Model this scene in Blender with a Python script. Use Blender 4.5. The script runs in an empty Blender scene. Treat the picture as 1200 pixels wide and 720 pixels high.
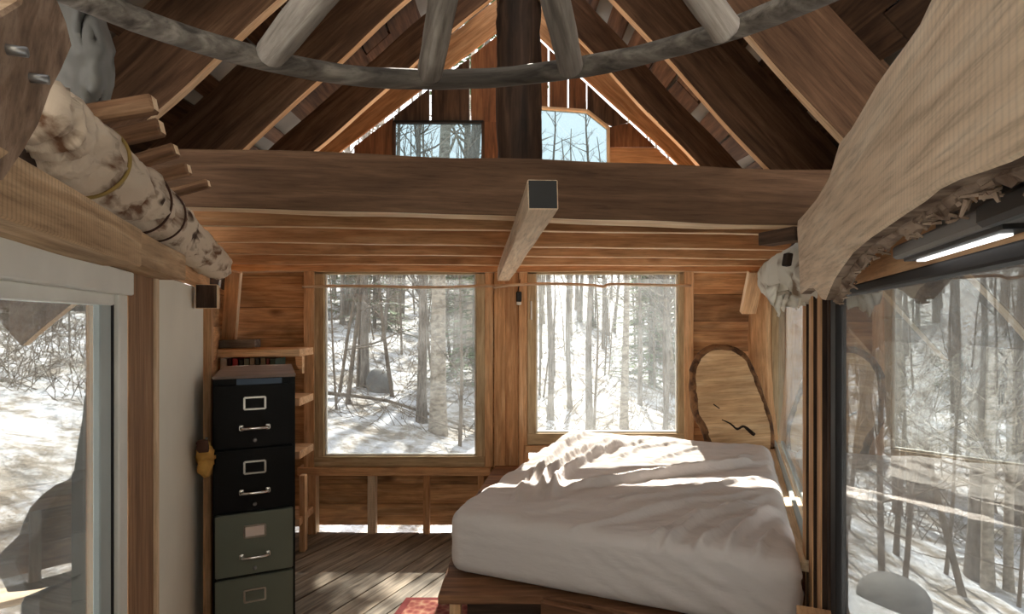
import bpy, bmesh, math, random
import numpy as np
from mathutils import Vector, Matrix, noise

# ------------------------------------------------------------------ camera, world, sun, exposure
SC = bpy.context.scene
COL = SC.collection
F, CX, CY, EYE = 650.0, 600.0, 372.0, 1.6        # the photograph is 1200 x 720

cam_data = bpy.data.cameras.new('camera')
cam_data.sensor_width = 36.0
cam_data.lens = F / 1200.0 * 36.0
cam_data.shift_y = (CY - 360.0) / 1200.0
cam_data.clip_start = 0.02
cam_data.clip_end = 500
cam = bpy.data.objects.new('camera', cam_data)
cam.location = (0, 0, EYE)
cam.rotation_euler = (math.pi / 2, 0, 0)
COL.objects.link(cam)
SC.camera = cam

SC.view_settings.view_transform = 'Standard'
SC.view_settings.look = 'None'
SC.view_settings.gamma = 1.0
SC.view_settings.use_curve_mapping = False
SC.view_settings.exposure = 1.12

world = bpy.data.worlds.new('winter_sky')
SC.world = world
world.use_nodes = True
wn = world.node_tree
wn.nodes.clear()
w_out = wn.nodes.new('ShaderNodeOutputWorld')
w_bg = wn.nodes.new('ShaderNodeBackground')
w_sky = wn.nodes.new('ShaderNodeTexSky')
w_sky.sky_type = 'NISHITA'
w_sky.sun_disc = False
w_sky.sun_elevation = math.radians(43)
w_sky.sun_rotation = math.radians(7)
w_mul = wn.nodes.new('ShaderNodeVectorMath'); w_mul.operation = 'SCALE'; w_mul.inputs['Scale'].default_value = 0.11
w_mix = wn.nodes.new('ShaderNodeMix'); w_mix.data_type = 'RGBA'
w_mix.inputs['Factor'].default_value = 0.85
w_mix.inputs[7].default_value = (0.90, 0.89, 0.86, 1)
wn.links.new(w_sky.outputs[0], w_mul.inputs[0])
wn.links.new(w_mul.outputs[0], w_mix.inputs[6])
wn.links.new(w_mix.outputs[2], w_bg.inputs['Color'])
w_bg.inputs['Strength'].default_value = 1.75
wn.links.new(w_bg.outputs[0], w_out.inputs[0])

SUN_DIR = Vector((0.15, 1.25, 1.17)).normalized()       # towards the sun
sun_data = bpy.data.lights.new('sun', 'SUN')
sun_data.energy = 9.5
sun_data.color = (1.0, 0.93, 0.82)
sun_data.angle = math.radians(0.6)
sun = bpy.data.objects.new('sun', sun_data)
sun.rotation_euler = SUN_DIR.to_track_quat('Z', 'Y').to_euler()
sun.location = (2, 10, 12)
COL.objects.link(sun)

random.seed(7)

# ------------------------------------------------------------------ pixel <-> place
YB = 4.10                                             # inner face of the back wall
def U(px, py, Y): return Vector(((px - CX) / F * Y, Y, EYE - (py - CY) / F * Y))
def UZ(px, py, z): return U(px, py, F * (EYE - z) / (py - CY))
NL = Vector((1, 0.4, 0)).normalized()                 # inward normals of the two side walls
NR = Vector((-1, 0.4, 0)).normalized()
NLEN = math.sqrt(1.16)
def UL(px, py, off=0.0):
    k = (px - CX) / F
    return U(px, py, (-0.44 + off * NLEN) / (k + 0.4))
def UR(px, py, off=0.0):
    k = (px - CX) / F
    return U(px, py, (0.28 - off * NLEN) / (k - 0.4))
def WL(Y, z, off=0.0): return Vector((-0.44 - 0.4 * Y, Y, z)) + NL * off
def WR(Y, z, off=0.0): return Vector((0.28 + 0.4 * Y, Y, z)) + NR * off
DL = Vector((-0.4, 1, 0)).normalized()
DR = Vector((0.4, 1, 0)).normalized()
UP = Vector((0, 0, 1))

# ------------------------------------------------------------------ materials
MATS = {}
def new_mat(name):
    m = bpy.data.materials.new(name)
    m.use_nodes = True
    nt = m.node_tree
    nt.nodes.clear()
    out = nt.nodes.new('ShaderNodeOutputMaterial')
    return m, nt, out
def N(nt, kind, **kw):
    n = nt.nodes.new(kind)
    for k, v in kw.items(): setattr(n, k, v)
    return n
def srgb(c):
    return tuple((x / 255 / 12.92) if x / 255 <= 0.04045 else ((x / 255 + 0.055) / 1.055) ** 2.4 for x in c) + (1,)
def ramp(nt, stops):
    r = N(nt, 'ShaderNodeValToRGB')
    el = r.color_ramp.elements
    while len(el) < len(stops): el.new(0.5)
    for e, (p, c) in zip(el, stops):
        e.position = p; e.color = c
    return r
def desat(c, k=0.16):
    g = 0.3 * c[0] + 0.59 * c[1] + 0.11 * c[2]
    return tuple(x + (g - x) * k for x in c)
def wood(name, dark, mid, light, rough=0.72, knots=0.5, grain=1.0, saw=0.0, blotch=0.5, bump=0.25, island=0.0):
    dark, mid, light = desat(dark), desat(mid), desat(light)
    m, nt, out = new_mat(name)
    L = nt.links.new
    tc = N(nt, 'ShaderNodeTexCoord'); oi = N(nt, 'ShaderNodeObjectInfo')
    off = N(nt, 'ShaderNodeVectorMath', operation='SCALE'); off.inputs[0].default_value = (37.0, 21.0, 53.0)
    geo = N(nt, 'ShaderNodeNewGeometry')
    rs = N(nt, 'ShaderNodeMath', operation='ADD')
    L(oi.outputs['Random'], rs.inputs[0]); L(geo.outputs['Random Per Island'], rs.inputs[1])
    L(rs.outputs[0], off.inputs['Scale'])
    add = N(nt, 'ShaderNodeVectorMath', operation='ADD')
    L(tc.outputs['Object'], add.inputs[0]); L(off.outputs[0], add.inputs[1])
    mp = N(nt, 'ShaderNodeMapping'); mp.inputs['Scale'].default_value = (1.3 * grain, 17 * grain, 17 * grain)
    L(add.outputs[0], mp.inputs[0])
    n1 = N(nt, 'ShaderNodeTexNoise'); n1.inputs['Scale'].default_value = 1.6; n1.inputs['Detail'].default_value = 6
    n1.inputs['Distortion'].default_value = 0.8
    L(mp.outputs[0], n1.inputs['Vector'])
    r1 = ramp(nt, [(0.30, srgb(dark)), (0.52, srgb(mid)), (0.72, srgb(light))])
    L(n1.outputs['Fac'], r1.inputs[0])
    mp2 = N(nt, 'ShaderNodeMapping'); mp2.inputs['Scale'].default_value = (1.6, 4.5, 4.5)
    L(add.outputs[0], mp2.inputs[0])
    n2 = N(nt, 'ShaderNodeTexNoise'); n2.inputs['Scale'].default_value = 1.3; n2.inputs['Detail'].default_value = 4; n2.inputs['Distortion'].default_value = 1.0
    L(mp2.outputs[0], n2.inputs['Vector'])
    r2 = ramp(nt, [(0.34, (1 - 0.62 * blotch,) * 3 + (1,)), (0.60, (1, 1, 1, 1))])
    L(n2.outputs['Fac'], r2.inputs[0])
    mul = N(nt, 'ShaderNodeMix', data_type='RGBA', blend_type='MULTIPLY'); mul.inputs['Factor'].default_value = 1.0
    L(r1.outputs[0], mul.inputs[6]); L(r2.outputs[0], mul.inputs[7])
    last = mul.outputs[2]
    mpf = N(nt, 'ShaderNodeMapping'); mpf.inputs['Scale'].default_value = (5, 75, 75)
    L(add.outputs[0], mpf.inputs[0])
    nf = N(nt, 'ShaderNodeTexNoise'); nf.inputs['Scale'].default_value = 1.5; nf.inputs['Detail'].default_value = 5; nf.inputs['Roughness'].default_value = 0.7
    L(mpf.outputs[0], nf.inputs['Vector'])
    rf = ramp(nt, [(0.32, (0.62, 0.60, 0.58, 1)), (0.5, (0.97, 0.97, 0.97, 1)), (0.7, (1.1, 1.1, 1.1, 1))])
    L(nf.outputs['Fac'], rf.inputs[0])
    mf = N(nt, 'ShaderNodeMix', data_type='RGBA', blend_type='MULTIPLY'); mf.inputs['Factor'].default_value = 0.8
    L(last, mf.inputs[6]); L(rf.outputs[0], mf.inputs[7]); last = mf.outputs[2]
    if knots > 0:
        mp3 = N(nt, 'ShaderNodeMapping'); mp3.inputs['Scale'].default_value = (2.2, 5.5, 5.5)
        L(add.outputs[0], mp3.inputs[0])
        vo = N(nt, 'ShaderNodeTexVoronoi'); vo.inputs['Scale'].default_value = 1.0
        L(mp3.outputs[0], vo.inputs['Vector'])
        rk = ramp(nt, [(0.05, (knots,) * 3 + (1,)), (0.16, (0, 0, 0, 1))])
        L(vo.outputs['Distance'], rk.inputs[0])
        mk = N(nt, 'ShaderNodeMix', data_type='RGBA')
        L(rk.outputs[0], mk.inputs['Factor']); L(last, mk.inputs[6])
        d = srgb(dark); mk.inputs[7].default_value = (d[0] * 0.35, d[1] * 0.3, d[2] * 0.3, 1)
        last = mk.outputs[2]
    if saw > 0:
        wv = N(nt, 'ShaderNodeTexWave', wave_type='BANDS', bands_direction='X')
        wv.inputs['Scale'].default_value = 26; wv.inputs['Distortion'].default_value = 1.5; wv.inputs['Detail'].default_value = 2
        L(add.outputs[0], wv.inputs['Vector'])
        rw = ramp(nt, [(0.0, (1 - saw,) * 3 + (1,)), (0.5, (1, 1, 1, 1))])
        L(wv.outputs['Fac'], rw.inputs[0])
        mw = N(nt, 'ShaderNodeMix', data_type='RGBA', blend_type='MULTIPLY'); mw.inputs['Factor'].default_value = 1
        L(last, mw.inputs[6]); L(rw.outputs[0], mw.inputs[7]); last = mw.outputs[2]
    if island > 0:
        mr = N(nt, 'ShaderNodeMapRange'); mr.inputs['To Min'].default_value = 1 - island; mr.inputs['To Max'].default_value = 1 + island * 0.5
        L(geo.outputs['Random Per Island'], mr.inputs[0])
        mi = N(nt, 'ShaderNodeVectorMath', operation='SCALE')
        L(last, mi.inputs[0]); L(mr.outputs[0], mi.inputs['Scale']); last = mi.outputs[0]
    b = N(nt, 'ShaderNodeBsdfPrincipled'); b.inputs['Roughness'].default_value = rough
    b.inputs['Specular IOR Level'].default_value = 0.25
    L(last, b.inputs['Base Color'])
    if bump > 0:
        bp = N(nt, 'ShaderNodeBump'); bp.inputs['Strength'].default_value = bump; bp.inputs['Distance'].default_value = 0.006
        L(n1.outputs['Fac'], bp.inputs['Height']); L(bp.outputs[0], b.inputs['Normal'])
    L(b.outputs[0], out.inputs[0])
    MATS[name] = m
    return m
def plain(name, col, rough=0.6, metal=0.0, var=0.0, vscale=8.0, bump=0.0, spec=0.4, stretch=(1, 1, 1)):
    m, nt, out = new_mat(name)
    L = nt.links.new
    b = N(nt, 'ShaderNodeBsdfPrincipled')
    b.inputs['Roughness'].default_value = rough; b.inputs['Metallic'].default_value = metal
    b.inputs['Specular IOR Level'].default_value = spec
    b.inputs['Base Color'].default_value = srgb(col)
    if var > 0 or bump > 0:
        tc = N(nt, 'ShaderNodeTexCoord')
        mp = N(nt, 'ShaderNodeMapping'); mp.inputs['Scale'].default_value = stretch
        L(tc.outputs['Object'], mp.inputs[0])
        n = N(nt, 'ShaderNodeTexNoise'); n.inputs['Scale'].default_value = vscale; n.inputs['Detail'].default_value = 5
        L(mp.outputs[0], n.inputs['Vector'])
        if var > 0:
            c = srgb(col)
            r = ramp(nt, [(0.3, tuple(x * (1 - var) for x in c[:3]) + (1,)), (0.7, tuple(min(1, x * (1 + var * 0.5)) for x in c[:3]) + (1,))])
            L(n.outputs['Fac'], r.inputs[0]); L(r.outputs[0], b.inputs['Base Color'])
        if bump > 0:
            bp = N(nt, 'ShaderNodeBump'); bp.inputs['Strength'].default_value = bump; bp.inputs['Distance'].default_value = 0.01
            L(n.outputs['Fac'], bp.inputs['Height']); L(bp.outputs[0], b.inputs['Normal'])
    L(b.outputs[0], out.inputs[0])
    MATS[name] = m
    return m
def bark(name, base, dark, scale=9.0, cut=(0.40, 0.52), stretch=(1, 1, 1), bump=0.5, patch=None):
    m, nt, out = new_mat(name)
    L = nt.links.new
    tc = N(nt, 'ShaderNodeTexCoord'); oi = N(nt, 'ShaderNodeObjectInfo')
    add = N(nt, 'ShaderNodeVectorMath', operation='ADD')
    L(tc.outputs['Object'], add.inputs[0]); L(oi.outputs['Random'], add.inputs[1])
    mp = N(nt, 'ShaderNodeMapping'); mp.inputs['Scale'].default_value = stretch
    L(add.outputs[0], mp.inputs[0])
    n = N(nt, 'ShaderNodeTexNoise'); n.inputs['Scale'].default_value = scale; n.inputs['Detail'].default_value = 7; n.inputs['Distortion'].default_value = 0.6
    L(mp.outputs[0], n.inputs['Vector'])
    r = ramp(nt, [(cut[0], srgb(dark)), (cut[1], srgb(base))])
    L(n.outputs['Fac'], r.inputs[0])
    last = r.outputs[0]
    if patch:
        n2 = N(nt, 'ShaderNodeTexNoise'); n2.inputs['Scale'].default_value = 5.5; n2.inputs['Detail'].default_value = 3
        L(add.outputs[0], n2.inputs['Vector'])
        r2 = ramp(nt, [(0.62, (0, 0, 0, 1)), (0.66, (1, 1, 1, 1))])
        L(n2.outputs['Fac'], r2.inputs[0])
        mx = N(nt, 'ShaderNodeMix', data_type='RGBA'); L(r2.outputs[0], mx.inputs['Factor']); L(last, mx.inputs[6]); mx.inputs[7].default_value = srgb(patch)
        last = mx.outputs[2]
    b = N(nt, 'ShaderNodeBsdfPrincipled'); b.inputs['Roughness'].default_value = 0.85; b.inputs['Specular IOR Level'].default_value = 0.15
    L(last, b.inputs['Base Color'])
    bp = N(nt, 'ShaderNodeBump'); bp.inputs['Strength'].default_value = bump; bp.inputs['Distance'].default_value = 0.012
    L(n.outputs['Fac'], bp.inputs['Height']); L(bp.outputs[0], b.inputs['Normal'])
    L(b.outputs[0], out.inputs[0])
    MATS[name] = m
    return m
def glass_mat(name, tint, haze, hazecol=(0.80, 0.82, 0.82, 1), tlw=0.35):
    m, nt, out = new_mat(name)
    L = nt.links.new
    geo = N(nt, 'ShaderNodeNewGeometry')
    dot = N(nt, 'ShaderNodeVectorMath', operation='DOT_PRODUCT')
    L(geo.outputs['Incoming'], dot.inputs[0]); L(geo.outputs['Normal'], dot.inputs[1])
    ab = N(nt, 'ShaderNodeMath', operation='ABSOLUTE'); L(dot.outputs['Value'], ab.inputs[0])
    inv = N(nt, 'ShaderNodeMath', operation='SUBTRACT'); inv.inputs[0].default_value = 1; L(ab.outputs[0], inv.inputs[1])
    pw = N(nt, 'ShaderNodeMath', operation='POWER'); pw.inputs[1].default_value = 5; L(inv.outputs[0], pw.inputs[0])
    ml = N(nt, 'ShaderNodeMath', operation='MULTIPLY_ADD'); ml.inputs[1].default_value = 0.95; ml.inputs[2].default_value = 0.04; L(pw.outputs[0], ml.inputs[0])
    tr = N(nt, 'ShaderNodeBsdfTransparent'); tr.inputs[0].default_value = tint
    gl = N(nt, 'ShaderNodeBsdfGlossy'); gl.inputs['Roughness'].default_value = 0.0; gl.inputs[0].default_value = (0.95, 0.97, 0.96, 1)
    mx = N(nt, 'ShaderNodeMixShader'); L(ml.outputs[0], mx.inputs[0]); L(tr.outputs[0], mx.inputs[1]); L(gl.outputs[0], mx.inputs[2])
    df = N(nt, 'ShaderNodeBsdfDiffuse'); df.inputs[0].default_value = hazecol
    tl = N(nt, 'ShaderNodeBsdfTranslucent'); tl.inputs[0].default_value = hazecol
    hz = N(nt, 'ShaderNodeMixShader'); hz.inputs[0].default_value = tlw; L(df.outputs[0], hz.inputs[1]); L(tl.outputs[0], hz.inputs[2])
    tc = N(nt, 'ShaderNodeTexCoord')
    mp = N(nt, 'ShaderNodeMapping'); mp.inputs['Scale'].default_value = (4, 4, 1.2)
    L(tc.outputs['Object'], mp.inputs[0])
    n = N(nt, 'ShaderNodeTexNoise'); n.inputs['Scale'].default_value = 1.5; n.inputs['Detail'].default_value = 6
    L(mp.outputs[0], n.inputs['Vector'])
    mr = N(nt, 'ShaderNodeMapRange'); mr.inputs['From Min'].default_value = 0.3; mr.inputs['From Max'].default_value = 0.75
    mr.inputs['To Min'].default_value = haze * 0.55; mr.inputs['To Max'].default_value = haze * 1.5
    L(n.outputs['Fac'], mr.inputs[0])
    fin = N(nt, 'ShaderNodeMixShader'); L(mr.outputs[0], fin.inputs[0]); L(mx.outputs[0], fin.inputs[1]); L(hz.outputs[0], fin.inputs[2])
    L(fin.outputs[0], out.inputs[0])
    MATS[name] = m
    return m

wood('roof_wood', (64, 44, 30), (98, 70, 49), (122, 90, 65), knots=0.55, island=0.25, blotch=0.6)
wood('rafter_wood', (86, 58, 38), (118, 83, 57), (140, 104, 74), knots=0.5, blotch=0.5)
wood('fresh_lit_edge', (222, 180, 132), (240, 206, 162), (248, 224, 188), knots=0.25, blotch=0.25, bump=0.15)  # fresh-sawn edges, lightened further to stand in for snow light from below
wood('beam_wood', (92, 64, 42), (116, 83, 57), (134, 99, 71), knots=0.55, blotch=0.35)
wood('orange_wood', (192, 132, 82), (220, 160, 104), (236, 186, 134), knots=0.55, blotch=0.45)
wood('stud_wood', (204, 146, 94), (230, 174, 120), (242, 198, 148), knots=0.4, blotch=0.3)
wood('siding_wood', (176, 120, 72), (214, 156, 100), (232, 180, 126), knots=0.85, blotch=0.8, island=0.22)
wood('gable_wood', (110, 68, 40), (146, 92, 54), (174, 116, 70), knots=0.35, blotch=0.4, island=0.3)
wood('frame_wood', (172, 140, 98), (198, 168, 124), (214, 188, 146), knots=0.2, blotch=0.25)
wood('slab_wood', (212, 178, 142), (234, 204, 168), (246, 222, 190), knots=0.15, blotch=0.14, saw=0.10, grain=1.0)
wood('sawn_beam', (176, 134, 92), (208, 166, 120), (226, 188, 144), knots=0.2, blotch=0.3, saw=0.22)
wood('old_plank', (110, 82, 60), (162, 128, 100), (192, 160, 132), knots=0.3, blotch=0.45)
wood('floor_wood', (116, 97, 78), (164, 143, 120), (192, 172, 148), knots=0.4, blotch=0.55, island=0.3, rough=0.6)
wood('post_wood', (46, 32, 24), (74, 52, 38), (100, 72, 53), knots=0.3, blotch=0.6, bump=0.6)
wood('jamb_wood', (134, 92, 58), (160, 114, 76), (178, 132, 92), knots=0.2, blotch=0.3)
wood('peg_wood', (98, 66, 42), (142, 100, 68), (186, 142, 102), knots=0.0, blotch=0.5, grain=1.6)
wood('platform_wood', (92, 56, 34), (136, 88, 56), (168, 116, 78), knots=0.4, blotch=0.5)
wood('round_wood', (186, 138, 90), (216, 170, 118), (232, 192, 144), knots=0.1, blotch=0.4)
wood('driftwood', (108, 100, 90), (160, 151, 139), (196, 188, 176), knots=0.15, blotch=0.55, bump=0.5)
wood('weathered_pole', (66, 59, 52), (112, 104, 94), (148, 140, 128), knots=0.3, blotch=0.6, bump=0.5)
wood('grey_plank', (86, 82, 76), (124, 118, 110), (158, 152, 142), knots=0.2, blotch=0.4)
wood('stick_wood', (186, 148, 112), (216, 180, 142), (236, 208, 174), knots=0.2, blotch=0.3)
plain('white_paint', (228, 225, 216), 0.55, var=0.10, vscale=5, bump=0.1)
plain('door_paint', (236, 232, 218), 0.5, var=0.07, vscale=2.2, stretch=(1, 1, 0.35))
plain('grey_paint', (168, 176, 174), 0.5, var=0.08, vscale=6)
plain('dark_sash', (34, 32, 32), 0.6, spec=0.2)
plain('roof_sheet', (128, 128, 124), 0.55, metal=0.1, var=0.3, vscale=3.5, bump=0.1)
plain('grey_sheet', (122, 121, 116), 0.6, var=0.18, vscale=6, bump=0.15)
plain('black_metal', (5, 5, 6), 0.5, spec=0.2, var=0.15, vscale=3)
plain('green_metal', (104, 110, 98), 0.45, spec=0.3, var=0.08, vscale=3)
plain('chrome', (214, 214, 212), 0.18, metal=1.0)
plain('paper_label', (222, 205, 196), 0.7)
plain('dark_hole', (10, 10, 10), 0.8)
plain('steel', (150, 150, 150), 0.4, metal=0.8)
plain('fixture_grey', (112, 108, 104), 0.5, var=0.12, vscale=8)
plain('black_plastic', (14, 14, 15), 0.45)
plain('white_plastic', (225, 223, 218), 0.4)
plain('rubber_cord', (150, 124, 66), 0.6, var=0.3, vscale=9)
plain('yellow_cloth', (206, 160, 84), 0.85, var=0.2, vscale=25, bump=0.4)
plain('vine_dark', (70, 42, 28), 0.7)
plain('crack_dark', (38, 24, 15), 0.9)
plain('blue_reflection', (62, 82, 104), 0.45)
plain('tabletop_laminate', (132, 112, 100), 0.5, var=0.35, vscale=5, stretch=(1, 3, 1))
bark('birch_bark', (212, 194, 172), (112, 80, 58), 11.0, (0.36, 0.50), bump=1.0, patch=(74, 54, 42), stretch=(0.7, 1.3, 1.3))
bark('pale_bark', (232, 228, 216), (150, 132, 112), 9.0, (0.32, 0.46), bump=0.7, patch=(186, 170, 150))
bark('slab_bark', (160, 140, 122), (92, 72, 58), 18.0, (0.36, 0.6), bump=0.9)
bark('round_bark', (128, 92, 62), (70, 48, 34), 16.0, (0.36, 0.6), bump=0.9)
bark('tree_bark', (136, 128, 120), (92, 84, 76), 7.0, (0.35, 0.62), bump=0.5, stretch=(3, 3, 0.6))
bark('birch_trunk', (168, 158, 144), (112, 102, 92), 9.0, (0.34, 0.62), bump=0.3, stretch=(1, 1, 2.0))
bark('twig_bark', (120, 108, 96), (82, 72, 62), 5.0, (0.35, 0.62), bump=0.0)
bark('boulder_rock', (118, 117, 115), (74, 74, 75), 3.0, (0.3, 0.7), bump=0.6)
plain('needles', (84, 104, 66), 0.8, var=0.35, vscale=1.2)

def snow_mat():
    m, nt, out = new_mat('snow')
    L = nt.links.new
    tc = N(nt, 'ShaderNodeTexCoord')
    n1 = N(nt, 'ShaderNodeTexNoise'); n1.inputs['Scale'].default_value = 2.6; n1.inputs['Detail'].default_value = 8
    L(tc.outputs['Object'], n1.inputs['Vector'])
    n2 = N(nt, 'ShaderNodeTexNoise'); n2.inputs['Scale'].default_value = 1.4; n2.inputs['Detail'].default_value = 10; n2.inputs['Roughness'].default_value = 0.78
    L(tc.outputs['Object'], n2.inputs['Vector'])
    r = ramp(nt, [(0.42, (0.56, 0.58, 0.63, 1)), (0.50, (0.42, 0.41, 0.41, 1)), (0.57, (0.20, 0.17, 0.14, 1))])
    L(n2.outputs['Fac'], r.inputs[0])
    b = N(nt, 'ShaderNodeBsdfPrincipled'); b.inputs['Roughness'].default_value = 0.8; b.inputs['Specular IOR Level'].default_value = 0.2
    L(r.outputs[0], b.inputs['Base Color'])
    bp = N(nt, 'ShaderNodeBump'); bp.inputs['Strength'].default_value = 1.0; bp.inputs['Distance'].default_value = 0.22
    L(n1.outputs['Fac'], bp.inputs['Height']); L(bp.outputs[0], b.inputs['Normal'])
    L(b.outputs[0], out.inputs[0]); MATS['snow'] = m
snow_mat()
def sheet_mat():
    m, nt, out = new_mat('bed_sheet')
    L = nt.links.new
    tc = N(nt, 'ShaderNodeTexCoord')
    n = N(nt, 'ShaderNodeTexNoise'); n.inputs['Scale'].default_value = 5; n.inputs['Detail'].default_value = 5
    mp = N(nt, 'ShaderNodeMapping'); mp.inputs['Scale'].default_value = (1.2, 4.5, 3.0); mp.inputs['Rotation'].default_value = (0, 0, math.radians(-18))
    L(tc.outputs['Object'], mp.inputs[0]); L(mp.outputs[0], n.inputs['Vector'])
    b = N(nt, 'ShaderNodeBsdfPrincipled'); b.inputs['Roughness'].default_value = 0.85
    b.inputs['Base Color'].default_value = srgb((200, 192, 188)); b.inputs['Specular IOR Level'].default_value = 0.1
    b.inputs['Sheen Weight'].default_value = 0.15
    bp = N(nt, 'ShaderNodeBump'); bp.inputs['Strength'].default_value = 0.55; bp.inputs['Distance'].default_value = 0.016
    L(n.outputs['Fac'], bp.inputs['Height']); L(bp.outputs[0], b.inputs['Normal'])
    L(b.outputs[0], out.inputs[0]); MATS['bed_sheet'] = m
sheet_mat()
def rug_mat():
    m, nt, out = new_mat('rug')
    L = nt.links.new
    tc = N(nt, 'ShaderNodeTexCoord')
    n = N(nt, 'ShaderNodeTexVoronoi'); n.inputs['Scale'].default_value = 26
    L(tc.outputs['Object'], n.inputs['Vector'])
    r = ramp(nt, [(0.2, srgb((122, 48, 44))), (0.5, srgb((150, 84, 70))), (0.8, srgb((176, 132, 106)))])
    L(n.outputs['Distance'], r.inputs[0])
    b = N(nt, 'ShaderNodeBsdfPrincipled'); b.inputs['Roughness'].default_value = 0.95
    L(r.outputs[0], b.inputs['Base Color']); L(b.outputs[0], out.inputs[0]); MATS['rug'] = m
rug_mat()
plain('rug_border', (116, 44, 42), 0.95, var=0.3, vscale=40)
glass_mat('window_glass', (0.75, 0.77, 0.77, 1), 0.06)
glass_mat('hazy_glass', (0.82, 0.84, 0.84, 1), 0.12, (0.6, 0.63, 0.64, 1))
glass_mat('side_glass', (0.71, 0.735, 0.735, 1), 0.10, (0.6, 0.63, 0.64, 1))
glass_mat('sky_tint_glass', (0.48, 0.55, 0.575, 1), 0.03)  # pane tint stands in for the pale blue of the sky behind
led, nt_, out_ = new_mat('led_strip')
e_ = N(nt_, 'ShaderNodeEmission'); e_.inputs[0].default_value = (1, 0.98, 0.95, 1); e_.inputs[1].default_value = 1.3
nt_.links.new(e_.outputs[0], out_.inputs[0]); MATS['led_strip'] = led

# ------------------------------------------------------------------ object helpers
def tag(o, label=None, cat=None, group=None, kind=None):
    if label: o['label'] = label
    if cat: o['category'] = cat
    if group: o['group'] = group
    if kind: o['kind'] = kind
    return o
def thing(name, loc, label=None, cat=None, group=None, kind=None):
    o = bpy.data.objects.new(name, None)
    COL.objects.link(o); o.location = loc; o.empty_display_size = 0.1
    return tag(o, label, cat, group, kind)
WORLD = {}
def link(name, me, M=None, parent=None):
    o = bpy.data.objects.new(name, me)
    COL.objects.link(o)
    M = M or Matrix.Identity(4)
    WORLD[o] = M
    if parent is not None:
        o.parent = parent
        PM = WORLD.get(parent) or Matrix.Translation(parent.location)
        o.matrix_basis = PM.inverted() @ M
    else:
        o.matrix_basis = M
    return o
def frame(origin, x, zhint):
    x = x.normalized(); z = zhint - x * zhint.dot(x)
    if z.length < 1e-6: z = Vector((0, 0, 1)) if abs(x.z) < 0.9 else Vector((0, 1, 0)); z = z - x * z.dot(x)
    z.normalize(); y = z.cross(x)
    M = Matrix((x, y, z)).transposed().to_4x4(); M.translation = origin
    return M
def finish(bm, name, mats, M=None, parent=None, smooth=False):
    me = bpy.data.meshes.new(name)
    bmesh.ops.recalc_face_normals(bm, faces=bm.faces)
    bm.to_mesh(me); bm.free()
    for m in (mats if isinstance(mats, (list, tuple)) else [mats]):
        me.materials.append(MATS[m] if isinstance(m, str) else m)
    if smooth:
        for p in me.polygons: p.use_smooth = True
    return link(name, me, M, parent)
def plank(name, p0, p1, w, t, wdir, mat, parent=None, edge=None, bevel=0.003, rough=0.0, seed=0, ends=None):
    """a board from p0 to p1: w wide along wdir, t thick across it; slot 1 (edge) on the narrow faces, slot 2 (ends) on the end grain"""
    p0, p1 = Vector(p0), Vector(p1)
    d = p1 - p0; Ln = d.length
    zdir = d.cross(wdir)
    M = frame((p0 + p1) / 2, d, zdir)
    bm = bmesh.new()
    bmesh.ops.create_cube(bm, size=1)
    bmesh.ops.scale(bm, vec=(Ln, w, t), verts=bm.verts)
    if rough > 0:
        le = [e for e in bm.edges if abs(e.verts[0].co.x - e.verts[1].co.x) > Ln * 0.5]
        bmesh.ops.subdivide_edges(bm, edges=le, cuts=max(3, int(Ln / 0.09)), use_grid_fill=True)
    if bevel > 0:
        es = [e for e in bm.edges if len(e.link_faces) == 2 and e.link_faces[0].normal.angle(e.link_faces[1].normal, 0) > 0.5]
        bmesh.ops.bevel(bm, geom=es, offset=min(bevel, t * 0.3), segments=1, affect='EDGES')
    if rough > 0:
        for v in bm.verts:
            q = Vector((v.co.x * 2.2 + seed * 7.3, v.co.y * 3, v.co.z * 3 + seed))
            v.co.y += noise.noise(q) * rough; v.co.z += noise.noise(q + Vector((9, 5, 3))) * rough
    mats = [mat]
    bm.normal_update()
    if edge:
        mats.append(edge)
        for f in bm.faces:
            if abs(f.normal.y) > 0.75: f.material_index = 1
    if ends:
        mats.append(ends)
        for f in bm.faces:
            if abs(f.normal.x) > 0.75: f.material_index = len(mats) - 1
    return finish(bm, name, mats, M, parent)
def prism(name, pts, tv, mat, parent=None, grain=None, edge=None, bevel=0.0, jitter=0.0, seed=0):
    """a flat polygon of world points thickened by the vector tv"""
    pts = [Vector(p) for p in pts]; tv = Vector(tv)
    g = grain or (pts[1] - pts[0])
    M = frame(pts[0], Vector(g), tv); Mi = M.inverted()
    bm = bmesh.new()
    a = [bm.verts.new(Mi @ p) for p in pts]
    b = [bm.verts.new(Mi @ (p + tv)) for p in pts]
    bm.faces.new(a); bm.faces.new(b)
    n = len(pts)
    for i in range(n):
        f = bm.faces.new((a[i], a[(i + 1) % n], b[(i + 1) % n], b[i])); f.material_index = 1 if edge else 0
    if jitter > 0:
        for i in range(n):
            dlt = Vector((noise.noise(Vector((i * 1.7, seed, 0))), noise.noise(Vector((i * 1.3, seed, 4))), 0)) * jitter
            b[i].co += dlt
    bmesh.ops.recalc_face_normals(bm, faces=bm.faces)
    if bevel > 0:
        es = [e for e in bm.edges if len(e.link_faces) == 2 and e.link_faces[0].normal.angle(e.link_faces[1].normal, 0) > 0.9]
        bmesh.ops.bevel(bm, geom=es, offset=bevel, segments=1, affect='EDGES')
    return finish(bm, name, [mat, edge] if edge else mat, M, parent)
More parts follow.
